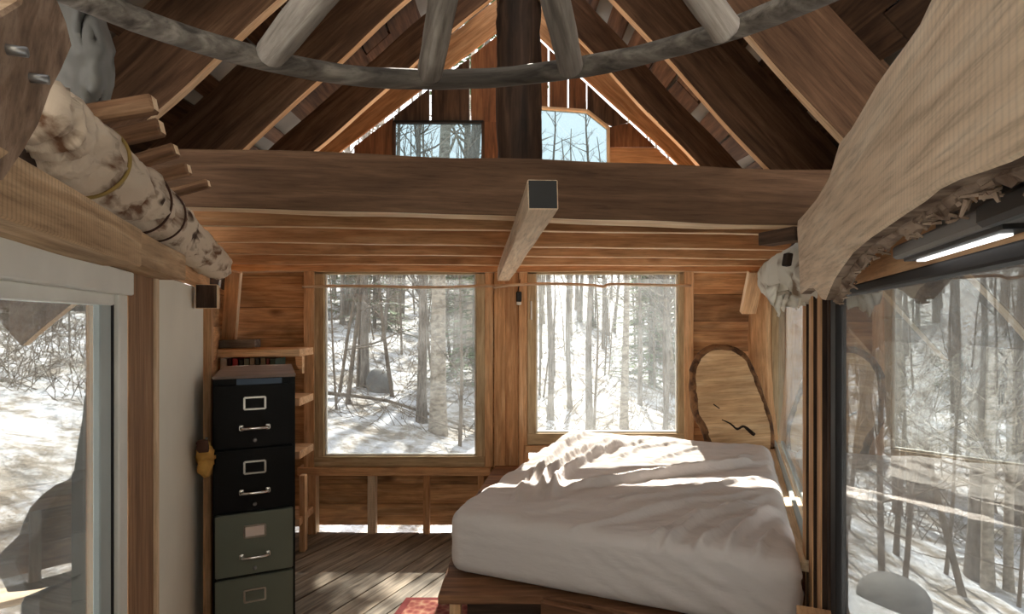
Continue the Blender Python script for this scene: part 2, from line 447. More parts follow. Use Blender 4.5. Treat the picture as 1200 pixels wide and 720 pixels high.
def smooth_path(pts, n):
    pts = [Vector(p) for p in pts]
    if len(pts) < 3: return [pts[0].lerp(pts[-1], i / n) for i in range(n + 1)]
    out = []
    k = len(pts) - 1
    for i in range(n + 1):
        u = i / n * k; j = min(int(u), k - 1); t = u - j
        p0, p1, p2, p3 = pts[max(j - 1, 0)], pts[j], pts[j + 1], pts[min(j + 2, k)]
        out.append(0.5 * ((2 * p1) + (p2 - p0) * t + (2 * p0 - 5 * p1 + 4 * p2 - p3) * t * t + (3 * p1 - p0 - 3 * p2 + p3) * t ** 3))
    return out
def add_tube(bm, path, radii, n=10, rough=0.0, seed=0.0, cap=True, mi=0):
    k = len(path)
    rings = []
    ref = Vector((0.31, 0.17, 0.93))
    for i, p in enumerate(path):
        d = (path[min(i + 1, k - 1)] - path[max(i - 1, 0)])
        if d.length < 1e-9: d = Vector((0, 0, 1))
        d.normalize()
        x = ref - d * ref.dot(d)
        if x.length < 1e-4: x = Vector((1, 0, 0)) - d * d.x
        x.normalize(); y = d.cross(x); ref = x
        r = radii[i] if hasattr(radii, '__len__') else radii
        ring = []
        for j in range(n):
            a = 2 * math.pi * j / n
            q = x * math.cos(a) + y * math.sin(a)
            rr = r
            if rough: rr = r * (1 + rough * noise.noise(Vector((q.x * 1.6 + seed, q.y * 1.6 + i * 0.35, q.z * 1.6 - seed))) + 0.5 * rough * noise.noise(Vector((q.x * 4 + seed, q.y * 4 + i * 0.9, q.z * 4))))
            ring.append(bm.verts.new(p + q * rr))
        rings.append(ring)
    for i in range(k - 1):
        for j in range(n):
            f = bm.faces.new((rings[i][j], rings[i][(j + 1) % n], rings[i + 1][(j + 1) % n], rings[i + 1][j])); f.material_index = mi
    if cap:
        f = bm.faces.new(list(reversed(rings[0]))); f.material_index = mi
        f = bm.faces.new(rings[-1]); f.material_index = mi
def tube(name, pts, r, mat, parent=None, n=12, seg=16, rough=0.0, seed=0.0, roundend=False):
    pts = [Vector(p) for p in pts]
    M = frame(pts[0], pts[-1] - pts[0], UP); Mi = M.inverted()
    path = smooth_path([Mi @ p for p in pts], seg)
    if hasattr(r, '__len__'):
        rad = [r[0] + (r[1] - r[0]) * i / seg for i in range(seg + 1)] if len(r) == 2 else [float(np.interp(i / seg * (len(r) - 1), range(len(r)), r)) for i in range(seg + 1)]
    else: rad = [r] * (seg + 1)
    if roundend:
        d0 = (path[0] - path[1]).normalized(); d1 = (path[-1] - path[-2]).normalized()
        a0, a1, p0, p1 = rad[0], rad[-1], path[0], path[-1]
        path = [p0 + d0 * a0 * 0.45, p0 + d0 * a0 * 0.28] + path + [p1 + d1 * a1 * 0.28, p1 + d1 * a1 * 0.45]
        rad = [a0 * 0.45, a0 * 0.8] + rad + [a1 * 0.8, a1 * 0.45]
    bm = bmesh.new()
    add_tube(bm, path, rad, n, rough, seed)
    return finish(bm, name, mat, M, parent, smooth=True)
def boxes(name, lst, mat, M=None, parent=None, bevel=0.0):
    """several boxes (centre, size) of ONE part in a local frame"""
    bm = bmesh.new()
    for c, s in lst:
        r = bmesh.ops.create_cube(bm, size=1)
        bmesh.ops.scale(bm, vec=s, verts=r['verts']); bmesh.ops.translate(bm, vec=c, verts=r['verts'])
    if bevel > 0: bmesh.ops.bevel(bm, geom=list(bm.edges), offset=bevel, segments=2, affect='EDGES')
    return finish(bm, name, mat, M, parent)
def siding(name, O, xd, yd, nd, Lx, widths, gap, t, mat, parent=None, clip=()):
    """boards running along xd, stacked along yd from O (one surface, one mesh)"""
    M = frame(O, xd, nd); yl = (M.inverted().to_3x3() @ yd).y
    bm = bmesh.new(); y = 0
    for w in widths:
        r = bmesh.ops.create_cube(bm, size=1)
        bmesh.ops.scale(bm, vec=(Lx, w - gap, t), verts=r['verts'])
        bmesh.ops.translate(bm, vec=(Lx / 2, (y + w / 2) * (1 if yl > 0 else -1), random.uniform(-0.003, 0.003)), verts=r['verts'])
        y += w
    for co, no in clip:
        Mi = M.inverted()
        g = bmesh.ops.bisect_plane(bm, geom=list(bm.verts) + list(bm.edges) + list(bm.faces), plane_co=Mi @ Vector(co), plane_no=Mi.to_3x3() @ Vector(no), clear_outer=True)
        bmesh.ops.holes_fill(bm, edges=bm.edges)
    return finish(bm, name, mat, M, parent)
def pane(name, pts, mat, parent, t=0.004):
    nrm = (pts[1] - pts[0]).cross(pts[2] - pts[0]).normalized()
    return prism(name, pts, nrm * t, mat, parent)

# ================================================================== THE ROOM
# ---- floor
floor = thing('floor', (0, 2.5, 0), kind='structure')
fd = Vector((math.sin(math.radians(28)), math.cos(math.radians(28)), 0)); fy = Vector((fd.y, -fd.x, 0))
O = Vector((0, 1.8, -0.02)) - fd * 4.0 - fy * 4.0
ws = [random.uniform(0.11, 0.16) for _ in range(60)]
siding('floorboards', O, fd, fy, UP, 8.5, ws, 0.007, 0.04, 'floor_wood', floor,
       clip=[((0, YB + 0.02, 0), (0, 1, 0)), ((0, -0.6, 0), (0, -1, 0)), (WL(2, 0, -0.08), -NL), (WR(2, 0, -0.08), -NR)])
prism('subfloor', [Vector((-2.0, YB - 0.15, -0.06)), Vector((1.85, YB - 0.15, -0.06)), Vector((0.1, -0.6, -0.06)), Vector((-0.25, -0.6, -0.06))], (0, 0, -0.05), 'post_wood', floor)

# ---- back wall
wb = thing('wall_back', (0, YB, 0), kind='structure')
X = lambda px: (px - CX) / F * YB
Z = lambda py: EYE - (py - CY) / F * YB
B = lambda px, py, d=0.0: Vector((X(px), YB + d, Z(py)))
siding('siding', Vector((-2.12, YB + 0.08, 0.03)), Vector((1, 0, 0)), UP, Vector((0, -1, 0)), X(366) + 2.12, [0.235] * 8 + [0.12], 0.004, 0.025, 'siding_wood', wb)
siding('siding', Vector((X(366), YB + 0.08, 0.035)), Vector((1, 0, 0)), UP, Vector((0, -1, 0)), X(1000) - X(366), [0.16, 0.15, 0.19], 0.004, 0.025, 'siding_wood', wb)
siding('siding', Vector((X(568), YB + 0.085, 0.5)), Vector((1, 0, 0)), UP, Vector((0, -1, 0)), X(620) - X(568), [0.2] * 7 + [0.12], 0.004, 0.02, 'siding_wood', wb)
siding('siding', Vector((X(804), YB + 0.08, 0.5)), Vector((1, 0, 0)), UP, Vector((0, -1, 0)), X(925) - X(804), [0.21, 0.2, 0.24, 0.2, 0.22, 0.2, 0.23], 0.004, 0.025, 'siding_wood', wb)
for (xa_, xb_, za_, zb_) in ((X(240), X(369), 0.03, 2.05), (X(366), X(570), 0.04, 0.49), (X(567), X(620), 0.5, 2.02), (X(804), X(930), 0.4, 2.02)):
    plank('sheathing', (xa_, YB + 0.115, (za_ + zb_) / 2), (xb_, YB + 0.115, (za_ + zb_) / 2), zb_ - za_, 0.02, UP, 'roof_wood', wb)
def stud(x0, x1, y0, y1, mat='stud_wood', d0=0.06, d1=-0.02, name='stud', rough=0.004):
    xm = (X(x0) + X(x1)) / 2
    return plank(name, (xm, YB + (d0 + d1) / 2, Z(y1)), (xm, YB + (d0 + d1) / 2, Z(y0)), X(x1) - X(x0), d0 - d1, Vector((1, 0, 0)), mat, wb, edge='fresh_lit_edge' if mat == 'stud_wood' and d1 < -0.015 else None, rough=rough, seed=x0)
stud(357, 369, 318, 548, d1=-0.02)
stud(568, 578, 318, 548, 'stud_wood', 0.06, 0.0)
stud(579, 592, 318, 625, 'orange_wood', 0.07, -0.01)
stud(592, 608, 318, 625, 'orange_wood', 0.08, 0.02)
stud(608, 619, 318, 625, 'stud_wood', 0.06, 0.0)
stud(801, 812, 318, 530, 'stud_wood', 0.06, -0.02)
stud(355, 361, 556, 627, 'stud_wood', 0.06, -0.03)
stud(362, 371, 556, 632, 'stud_wood', 0.06, -0.02)
stud(431, 440, 557, 628, 'slab_wood', 0.06, -0.01)
stud(496, 503, 557, 628, 'orange_wood', 0.06, -0.005)
stud(560, 567, 557, 626, 'orange_wood', 0.06, 0.0)
plank('sill_rail', B(350, 552, 0.02), B(575, 552, 0.02), 0.058, 0.1, UP, 'stud_wood', wb, rough=0.004)
plank('sill_rail', B(615, 526, 0.02), B(905, 526, 0.02), 0.05, 0.1, UP, 'stud_wood', wb, rough=0.004)
plank('header', B(262, 313, 0.02), B(908, 313, 0.02), 0.075, 0.12, UP, 'orange_wood', wb, edge='fresh_lit_edge', rough=0.012, seed=3)
# ---- gable above the loft, boards with daylight between them
YG = YB + 0.03
G = lambda px, py: U(px, py, YG)
wg = thing('wall_gable', (0, YG, 2.2), kind='structure')
def gb(pts, mat='gable_wood', grain=UP, dy=0.0, t=0.025):
    prism('gable_board', [G(*p) + Vector((0, dy, 0)) for p in pts], (0, t, 0), mat, wg, grain=grain)
gb([(462, 136), (503, 104), (503, 143), (462, 143)], 'roof_wood')
gb([(505.5, 102), (550, 68), (550, 143), (505.5, 143)], 'roof_wood')
gb([(552, 66), (583, 42), (606, 24), (606, 143), (566, 143), (552, 143)])
gb([(566, 143), (606, 143), (606, 200), (566, 200)])
gb([(415, 172), (461, 137), (461, 200), (415, 200)])
gb([(380, 160), (405, 142), (583, 1), (604, -14), (605, 22), (580, 41), (504, 99), (405, 175), (360, 210), (330, 210)], 'orange_wood', Vector((1, 0, 0.77)), -0.03)
gb([(609, 24), (634, 49), (642, 57), (642, 127), (609, 127)])
gb([(644, 58), (665, 78), (665, 129), (644, 128)])
gb([(667, 80), (687, 98), (687, 131), (667, 130)])
gb([(688.5, 99), (714, 123), (736, 143), (720, 148), (706, 143), (688.5, 131)], 'roof_wood')
gb([(714, 149), (738, 144), (768, 172), (714, 172)])
gb([(714, 173.2), (769, 173.2), (800, 202), (714, 202)], 'orange_wood', Vector((1, 0, 0)))
gb([(609, 127), (633, 127), (633, 202), (609, 202)])
gb([(606, 20), (634, 47), (651, 63), (777, 177), (805, 205), (850, 215), (812, 181), (695, 61), (668, 33), (640, 5), (608, -20)], 'orange_wood', Vector((1, 0, -0.95)), -0.03)
w6 = thing('window_6', G(513, 160), kind='structure')
pane('pane', [G(462, 143), G(566, 143), G(566, 205), G(462, 205)], 'sky_tint_glass', w6)
plank('window_frame', G(461, 143.5), G(567, 143.5), 0.02, 0.04, UP, 'dark_sash', w6)
plank('window_frame', G(462, 143), G(462, 203), 0.022, 0.04, Vector((1, 0, 0)), 'post_wood', w6)
plank('window_frame', G(566, 143), G(566, 203), 0.022, 0.04, Vector((1, 0, 0)), 'post_wood', w6)
w7 = thing('window_7', G(672, 160), kind='structure')
pane('pane', [G(633, 127), G(688, 131), G(711, 149), G(713, 203), G(633, 203)], 'sky_tint_glass', w7)
for a, b in (((632, 127), (688, 131)), ((688, 131), (712, 150)), ((712.5, 149), (713, 203))):
    plank('window_frame', G(*a), G(*b), 0.02, 0.05, Vector((0.3, 0, 1)) if a[0] < 700 else Vector((1, 0, 0)), 'fresh_lit_edge', w7)

# ---- back windows
def back_window(n, x0, x1, y0, y1, gx0, gx1, gy1, mat):
    w = thing('window_%d' % n, B((x0 + x1) / 2, y1), kind='structure')
    D = Vector((0, 0.03, 0))
    for a, b in ((x0, gx0), (gx1, x1)):
        plank('window_frame', B((a + b) / 2, y1) + D, B((a + b) / 2, y0) + D, X(b) - X(a), 0.08, Vector((1, 0, 0)), 'frame_wood', w)
    plank('window_frame', B(x0, (gy1 + y1) / 2) + D, B(x1, (gy1 + y1) / 2) + D, Z(gy1) - Z(y1), 0.09, UP, 'frame_wood', w)
    plank('window_frame', B(x0, y0 - 1) + D, B(x1, y0 - 1) + D, 0.045, 0.08, UP, 'frame_wood', w)
    for (a, b) in (((gx0 + 1, y0), (gx0 + 1, gy1)), ((gx1 - 1, y0), (gx1 - 1, gy1))):
        plank('glazing_bead', B(*a) + D, B(*b) + D, 0.012, 0.03, Vector((1, 0, 0)), 'white_paint', w)
    plank('glazing_bead', B(gx0, gy1 - 1) + D, B(gx1, gy1 - 1) + D, 0.012, 0.03, UP, 'white_paint', w)
    pane('pane', [B(gx0, y0) + D, B(gx1, y0) + D, B(gx1, gy1) + D, B(gx0, gy1) + D], mat, w)
    return w
back_window(1, 369, 568, 319, 547, 380, 558, 535, 'window_glass')
w2 = back_window(2, 618, 804, 319, 521, 628, 795, 508, 'hazy_glass')
plank('sash_latch', B(622.5, 375, -0.02), B(622.5, 353, -0.02), 0.012, 0.012, Vector((1, 0, 0)), 'white_plastic', w2)

# ---- left wall
wl = thing('wall_left', WL(2.2, 0), kind='structure')
siding('siding', WL(-0.4, 0.0, -0.06), DL, UP, NL, 1.95 * NLEN, [0.2] * 3, 0.004, 0.03, 'old_plank', wl)
siding('siding', WL(2.98, 0.0, -0.06), DL, UP, NL, 1.16 * NLEN, [0.22] * 9, 0.004, 0.03, 'siding_wood', wl)
plank('post', WL(1.655, 0, -0.05), WL(1.655, 1.93, -0.05), 0.27 * NLEN, 0.10, DL, 'jamb_wood', wl, edge='stud_wood')
plank('trim_strip', WL(1.80, 0, -0.02), WL(1.80, 1.86, -0.02), 0.035, 0.06, DL, 'fresh_lit_edge', wl)
plank('trim_strip', WL(1.84, 0, -0.03), WL(1.84, 1.74, -0.03), 0.035, 0.05, DL, 'jamb_wood', wl)
plank('jamb', WL(2.94, 0, -0.01), WL(2.94, 1.76, -0.01), 0.10, 0.07, DL, 'orange_wood', wl, edge='stud_wood')
plank('plate', WL(0.0, 1.86, -0.10), WL(4.1, 1.86, -0.10), 0.12, 0.12, UP, 'post_wood', wl)
# eave rails, three sawn pieces butted end to end
plank('eave_rail', WL(0.2, 1.762, 0.035), WL(1.25, 1.758, 0.035), 0.086, 0.11, UP, 'sawn_beam', wl, rough=0.006, seed=1)
plank('eave_rail', WL(1.25, 1.766, 0.03), WL(1.84, 1.766, 0.03), 0.082, 0.10, UP, 'sawn_beam', wl, rough=0.006, seed=2)
plank('eave_rail', WL(1.87, 1.80, -0.01), WL(2.90, 1.79, -0.01), 0.075, 0.06, UP, 'stud_wood', wl, rough=0.004, seed=4)
plank('nailing_block', UL(243.5, 362, 0.05), UL(243.5, 334, 0.05), 0.09, 0.09, DL, 'fresh_lit_edge', wl, edge='post_wood')
# left window
w3 = thing('window_3', WL(0.9, 0.65), kind='structure')
plank('window_frame', WL(0.1, 1.69, -0.01), WL(1.50, 1.69, -0.01), 0.062, 0.05, UP, 'white_paint', w3)
plank('window_frame', WL(0.1, 1.645, -0.035), WL(1.48, 1.645, -0.035), 0.03, 0.05, UP, 'white_paint', w3)
plank('window_frame', WL(1.466, 0.6, -0.01), WL(1.466, 1.66, -0.01), 0.08, 0.02, DL, 'white_paint', w3)
plank('sash_gap', WL(1.424, 0.6, -0.018), WL(1.424, 1.64, -0.018), 0.012, 0.014, DL, 'dark_sash', w3)
plank('sash_stile', WL(1.376, 0.65, -0.022), WL(1.376, 1.64, -0.022), 0.085, 0.016, DL, 'grey_paint', w3)
plank('window_frame', WL(0.1, 0.63, -0.02), WL(1.50, 0.63, -0.02), 0.08, 0.06, UP, 'white_paint', w3)
pane('pane', [WL(-0.1, 1.635, -0.028), WL(1.34, 1.635, -0.028), WL(1.34, 0.66, -0.028), WL(-0.1, 0.66, -0.028)], 'window_glass', w3)
# white door
d1 = thing('door_1', WL(2.37, 0), kind='structure')
plank('door_panel', WL(2.375, 0.02, -0.03), WL(2.375, 1.745, -0.03), 1.02 * NLEN, 0.04, DL, 'door_paint', d1)

# ---- right wall
wr = thing('wall_right', WR(2.2, 0), kind='structure')
siding('siding', WR(-0.4, 0.0, -0.06), DR, UP, NR, 4.55 * NLEN, [0.17] * 4, 0.004, 0.03, 'old_plank', wr)
for a, b, o0, o1, mt in ((2.0, 2.08, -0.06, 0.02, 'orange_wood'), (1.955, 1.995, -0.06, 0.008, 'post_wood'), (1.86, 1.95, -0.06, 0.015, 'stud_wood'),
                         (1.80, 1.855, -0.06, 0.002, 'orange_wood'), (1.725, 1.795, -0.06, 0.008, 'stud_wood'), (1.69, 1.72, -0.06, -0.008, 'post_wood')):
    plank('post', WR((a + b) / 2, 0, (o0 + o1) / 2), WR((a + b) / 2, 1.72, (o0 + o1) / 2), (b - a) * NLEN, o1 - o0, DR, mt, wr, edge='post_wood')
plank('header', WR(0.1, 1.735, -0.055), WR(1.68, 1.735, -0.055), 0.12, 0.08, UP, 'stud_wood', wr, rough=0.004)
plank('header', WR(2.1, 1.85, -0.02), WR(4.1, 1.85, -0.02), 0.16, 0.08, UP, 'post_wood', wr)
plank('plate', WR(0.0, 1.88, -0.08), WR(4.1, 1.92, -0.08), 0.14, 0.10, UP, 'post_wood', wr)
w4 = thing('window_4', WR(0.9, 0.7), kind='structure')
plank('window_frame', WR(1.645, 0.66, -0.022), WR(1.645, 1.68, -0.022), 0.085, 0.02, DR, 'dark_sash', w4)
plank('window_frame', WR(0.1, 1.668, -0.02), WR(1.68, 1.668, -0.022), 0.02, 0.03, UP, 'dark_sash', w4)
plank('window_sill', WR(0.1, 0.69, 0.02), WR(1.69, 0.69, 0.02), 0.04, 0.12, UP, 'stud_wood', w4, rough=0.004)
pane('pane', [WR(-0.1, 1.665, -0.03), WR(1.62, 1.665, -0.03), WR(1.62, 0.7, -0.03), WR(-0.1, 0.7, -0.03)], 'side_glass', w4)
w5 = thing('window_5', WR(3.1, 0.72), kind='structure')
plank('window_frame', WR(4.0, 0.72, 0.0), WR(4.0, 1.80, 0.0), 0.09, 0.06, DR, 'stud_wood', w5)
plank('window_frame', WR(3.9, 0.72, -0.01), WR(3.9, 1.80, -0.01), 0.09, 0.05, DR, 'frame_wood', w5)
plank('window_frame', WR(2.15, 1.77, -0.01), WR(4.0, 1.77, -0.01), 0.04, 0.05, UP, 'frame_wood', w5)
plank('window_sill', WR(1.98, 0.705, 0.02), WR(4.06, 0.715, 0.02), 0.035, 0.10, UP, 'fresh_lit_edge', w5, rough=0.006)
plank('glazing_bead', WR(2.1, 0.735, 0.0), WR(3.95, 0.735, 0.0), 0.022, 0.02, UP, 'grey_paint', w5)
pane('pane', [WR(2.16, 1.76, -0.03), WR(3.86, 1.76, -0.03), WR(3.86, 0.73, -0.03), WR(2.16, 0.73, -0.03)], 'side_glass', w5)

# ---- wall behind the camera
wf = thing('wall_front', (0, -0.75, 0), kind='structure')
siding('siding', Vector((-0.7, -0.75, -0.1)), Vector((1, 0, 0)), UP, Vector((0, 1, 0)), 1.4, [0.2] * 20, 0.003, 0.04, 'door_paint', wf)
# ---- roof
RX, RZ, SL, SR = 0.03, 3.85, 0.90, 1.07
ceil = thing('ceiling', (RX, 2.5, RZ), kind='structure')
def roof_side(s, slope, xe):
    d = Vector((s, 0, -slope)).normalized()                 # downslope
    nrm = Vector((-s * slope, 0, -1)).normalized()          # inward
    Ln = abs(xe - RX) * math.sqrt(1 + slope * slope)
    top = Vector((RX, 0, RZ)) - nrm * 0.37
    # outer metal sheet
    p = [top + Vector((0, -1.6, 0)) - nrm * 0.05, top + d * Ln + Vector((0, -1.6, 0)) - nrm * 0.05,
         top + d * Ln + Vector((0, 4.6, 0)) - nrm * 0.05, top + Vector((0, 4.6, 0)) - nrm * 0.05]
    prism('roof_sheet', p, -nrm * 0.01, 'roof_sheet', ceil)
    # slab boards nailed to the rafters, some gaps between them
    y = 0
    bm = bmesh.new()
    M = frame(top, Vector((0, 1, 0)), nrm)
    Mi = M.inverted()
    ylo = (Mi.to_3x3() @ d).y
    while y < Ln - 0.1:
        w = random.uniform(0.2, 0.34)
        gap = 0.012 if random.random() < 0.35 else random.uniform(0.06, 0.16)
        x0 = -1.6
        while x0 < 4.5:
            ln = random.uniform(1.2, 2.2); x1 = min(4.55, x0 + ln)
            nseg = 8
            a = []; b = []
            sd = random.uniform(0, 90)
            for i in range(nseg + 1):
                xx = x0 + (x1 - x0 - 0.01) * i / nseg
                e0 = y + 0.03 * noise.noise(Vector((xx * 1.5, sd, 0))); e1 = y + w - gap + 0.035 * noise.noise(Vector((xx * 1.3, sd, 7)))
                for arr, zz in ((a, 0.0), (b, 0.028)):
                    arr.append((bm.verts.new((xx, ylo * e0, zz)), bm.verts.new((xx, ylo * e1, zz))))
            for i in range(nseg):
                bm.faces.new((a[i][0], a[i + 1][0], a[i + 1][1], a[i][1])); bm.faces.new((b[i][0], b[i + 1][0], b[i + 1][1], b[i][1]))
                bm.faces.new((a[i][0], a[i + 1][0], b[i + 1][0], b[i][0])); bm.faces.new((a[i][1], a[i + 1][1], b[i + 1][1], b[i][1]))
            for i in (0, nseg): bm.faces.new((a[i][0], a[i][1], b[i][1], b[i][0]))
            x0 = x1
        y += w
    finish(bm, 'roof_boards', 'roof_wood', M, ceil)
roof_side(-1, SL, -2.75)
roof_side(1, SR, 2.45)
plank('ridge_board', (RX, -1.6, RZ + 0.1), (RX, 4.5, RZ + 0.1), 0.2, 0.05, UP, 'roof_wood', ceil)

def rafter(Y, s, label, w=0.35, t=0.05, slope=None, dz=0.0):
    slope = slope or (SL if s < 0 else SR)
    xe = -2.65 if s < 0 else 2.35
    d = Vector((s, 0, -slope)).normalized(); nrm = Vector((-s * slope, 0, -1)).normalized()
    a = Vector((RX + s * 0.01, Y + t / 2, RZ + dz)); b = Vector((xe, Y + t / 2, RZ + dz - slope * abs(xe - RX)))
    o = plank('rafter', a - nrm * w / 2, b - nrm * w / 2, w, t, nrm, 'rafter_wood', None, edge='fresh_lit_edge', rough=0.014, seed=Y * 3 + s)
    tag(o, label, 'rafter', 'rafters of the gable roof', 'thing')
rafter(2.34, -1, 'brown rafter with pale sawn edge rising behind the wooden pegs, nearest on the left slope')
rafter(3.00, -1, 'second left rafter, pale edge meeting the loft beam near its left end')
rafter(3.66, -1, 'brown rafter tight against the gable boards on the left slope', slope=0.86, w=0.2)
rafter(1.62, -1, 'rafter crossing the top left corner of the picture')
rafter(2.37, 1, 'brown rafter with pale edge running down behind the pale live-edge plank on the right')
rafter(2.98, 1, 'brown rafter with pale edge meeting the right end of the loft beam')
rafter(3.62, 1, 'brown rafter tight against the gable boards on the right slope', w=0.2)

# ================================================================== TIMBERS OF THE LOFT
a = Vector((-1.42, 2.21, 2.15)); b = Vector((1.24, 2.21, 2.06))
beam = plank('loft_beam', a, b, 0.222, 0.12, UP, 'beam_wood', None, edge='fresh_lit_edge', rough=0.012, seed=5)
tag(beam, 'wide brown sawn beam spanning the room below the gable windows', 'beam', kind='thing')
jl = [(2.50, 264, 275, 'first loft joist behind the wide brown beam, pale lower edge'), (2.88, 283, 293, 'second loft joist counted from the wide brown beam'),
      (3.33, 297, 303.5, 'third loft joist counted from the wide brown beam'), (3.78, 309, 312, 'loft joist closest to the back windows')]
for Y, y0, y1, lb in jl:
    zl = EYE + (CY - y0) * Y / F; zr = EYE + (CY - y1) * Y / F
    xl = -0.44 - 0.4 * Y - 0.02; xr = 0.28 + 0.4 * Y + 0.02
    o = plank('loft_joist', (xl, Y + 0.02, zl + 0.07), (xr, Y + 0.02, zr + 0.07), 0.14, 0.045, UP, 'orange_wood', None, edge='fresh_lit_edge', rough=0.005, seed=Y)
    tag(o, lb, 'joist', 'loft joists under the gable', 'thing')
deck = siding('loft_deck', Vector((-2.1, 2.285, 2.165)), Vector((1, 0, 0)), Vector((0, 1, 0)), -UP, 4.0, [0.165] * 11, 0.003, 0.02, 'orange_wood')
tag(deck, 'plank deck of the loft lying on the joists', 'loft floor', kind='thing')
# centre timber
e0 = U(636.5, 228, 1.60); e1 = U(590, 322, 3.98)
ct = plank('centre_timber', e0, e1, 0.088, 0.088, UP, 'slab_wood', None, rough=0.006, ends='old_plank', seed=2)
ct.data.materials[1] = MATS['black_plastic']
tag(ct, 'square pale timber with a dark end pointing at the camera under the loft beam', 'timber', kind='thing')
# post on the loft beam
post = thing('gable_post', (0.03, 2.36, 2.26), 'dark weathered round post standing behind the loft beam between the gable windows', 'post', kind='thing')
tube('log', [(0.032, 2.37, 2.05), (0.03, 2.37, 2.5), (0.03, 2.37, 2.93)], (0.094, 0.094), 'post_wood', post, n=18, rough=0.16, seed=3)
plank('post_top', (0.03, 2.37, 2.93), (0.03, 2.37, 3.8), 0.19, 0.16, Vector((1, 0, 0)), 'beam_wood', post)

# pole ring with spokes hanging under the roof
RC = Vector((-0.14, 0.68, 2.32))
ring = thing('pole_ring', RC, 'grey bent sapling ring with round spokes hanging below the roof', 'pole ring', kind='thing')
def ringp(a, r=1.0): return RC + Vector((math.sin(a) * r, math.cos(a) * r, 0.012 * math.sin(3 * a)))
tube('hoop', [ringp(math.radians(t)) for t in range(-150, 151, 10)], [0.036, 0.034, 0.028, 0.028, 0.031, 0.034], 'weathered_pole', ring, n=14, seg=72, rough=0.15, seed=5)
for (px0, py0, px1, py1, r) in ((326, 52, 372, -4, 0.040), (506, 74, 520, -4, 0.036), (666, 66, 650, -4, 0.036), (838, 18, 822, -4, 0.036)):
    Y0 = (2.30 - EYE) * F / (CY - py0 - 6)
    s0 = U(px0, py0, Y0); s1 = U(px1, py1, (2.335 - EYE) * F / (CY - py1))
    s2 = s1 + (s1 - s0).normalized() * 0.32
    tube('spoke', [s0 + (s0 - s1).normalized() * 0.05, s1, s2], (r, r * 0.92), 'driftwood', ring, n=14, seg=10, rough=0.08, seed=px0, roundend=True)

# ================================================================== LEFT EAVE: birch log, brace, sheet
lg = thing('birch_log', WL(1.6, 1.9, 0.1), 'white birch log lying along the left eave with pegs sticking out of it', 'log', kind='thing')
def LGP(px, py, Y): return U(px, py, Y)
lpts = [LGP(28, 128, 1.02), LGP(75, 172, 1.15), LGP(150, 228, 1.48), LGP(205, 272, 1.92), LGP(255, 312, 2.52)]
tube('log', lpts, [0.074, 0.082, 0.082, 0.078, 0.060], 'birch_bark', lg, n=36, seg=90, rough=0.26, seed=2, roundend=True)
pegs = [((86, 138), (182, 122), 1.20, 1.22, 0.019), ((112, 166), (190, 149), 1.32, 1.33, 0.019), ((148, 194), (207, 176), 1.48, 1.48, 0.017), ((166, 211), (222, 198), 1.60, 1.60, 0.016), ((202, 226), (245, 215), 1.80, 1.80, 0.014)]
for (a, b, Ya, Yb, r) in pegs:
    pa, pb = U(*a, Ya), U(*b, Yb)
    pa = pa - (pb - pa).normalized() * 0.05
    plank('peg', pa, pb, r * 2.1, r * 1.7, Vector((-0.2, 0, 1)), 'peg_wood', lg, edge='peg_wood', bevel=0.005, rough=0.004, seed=a[0], ends='fresh_lit_edge')
def wrap(Yc, i0, a0, a1, rr, tilt=0.0, n=14):
    path = smooth_path(lpts, 60); c = path[i0]; d = (path[i0 + 1] - path[i0 - 1]).normalized()
    x = UP - d * UP.dot(d); x.normalize(); y = d.cross(x)
    return [c + (x * math.cos(math.radians(a)) + y * math.sin(math.radians(a))) * rr + d * tilt * (a - a0) / 180 for a in np.linspace(a0, a1, n)]
tube('cord', wrap(0, 20, 20, 250, 0.093, -0.05), 0.0042, 'rubber_cord', lg, n=6, seg=40)
tube('vine', wrap(0, 31, 10, 220, 0.090, 0.05), 0.0035, 'vine_dark', lg, n=6, seg=40)
tube('vine', wrap(0, 38, 20, 200, 0.088, -0.03), 0.003, 'vine_dark', lg, n=6, seg=40)
# diagonal brace plank in the corner
PB = lambda px, py: UL(px, py, 0.09)
br = thing('brace_plank', PB(60, 80), 'weathered brown brace plank with two bolt heads crossing the top left corner', 'plank', kind='thing')
prism('board', [PB(-60, 60), PB(-20, 28), PB(24, 2), PB(30, -20), PB(66, -20), PB(68, 0), PB(78, 25), PB(85, 55), PB(72, 85), PB(60, 108), PB(46, 148), PB(28, 180), PB(4, 215), PB(-60, 215)],
      -NL * 0.045, 'old_plank', br, grain=Vector((0.22, 0.55, 1.0)), edge='stick_wood', bevel=0.004)
for px, py in ((8, 58), (35, 91)):
    c = PB(px, py)
    tube('bolt', [c - NL * 0.01, c + NL * 0.02], 0.0065, 'steel', br, n=8, seg=2)
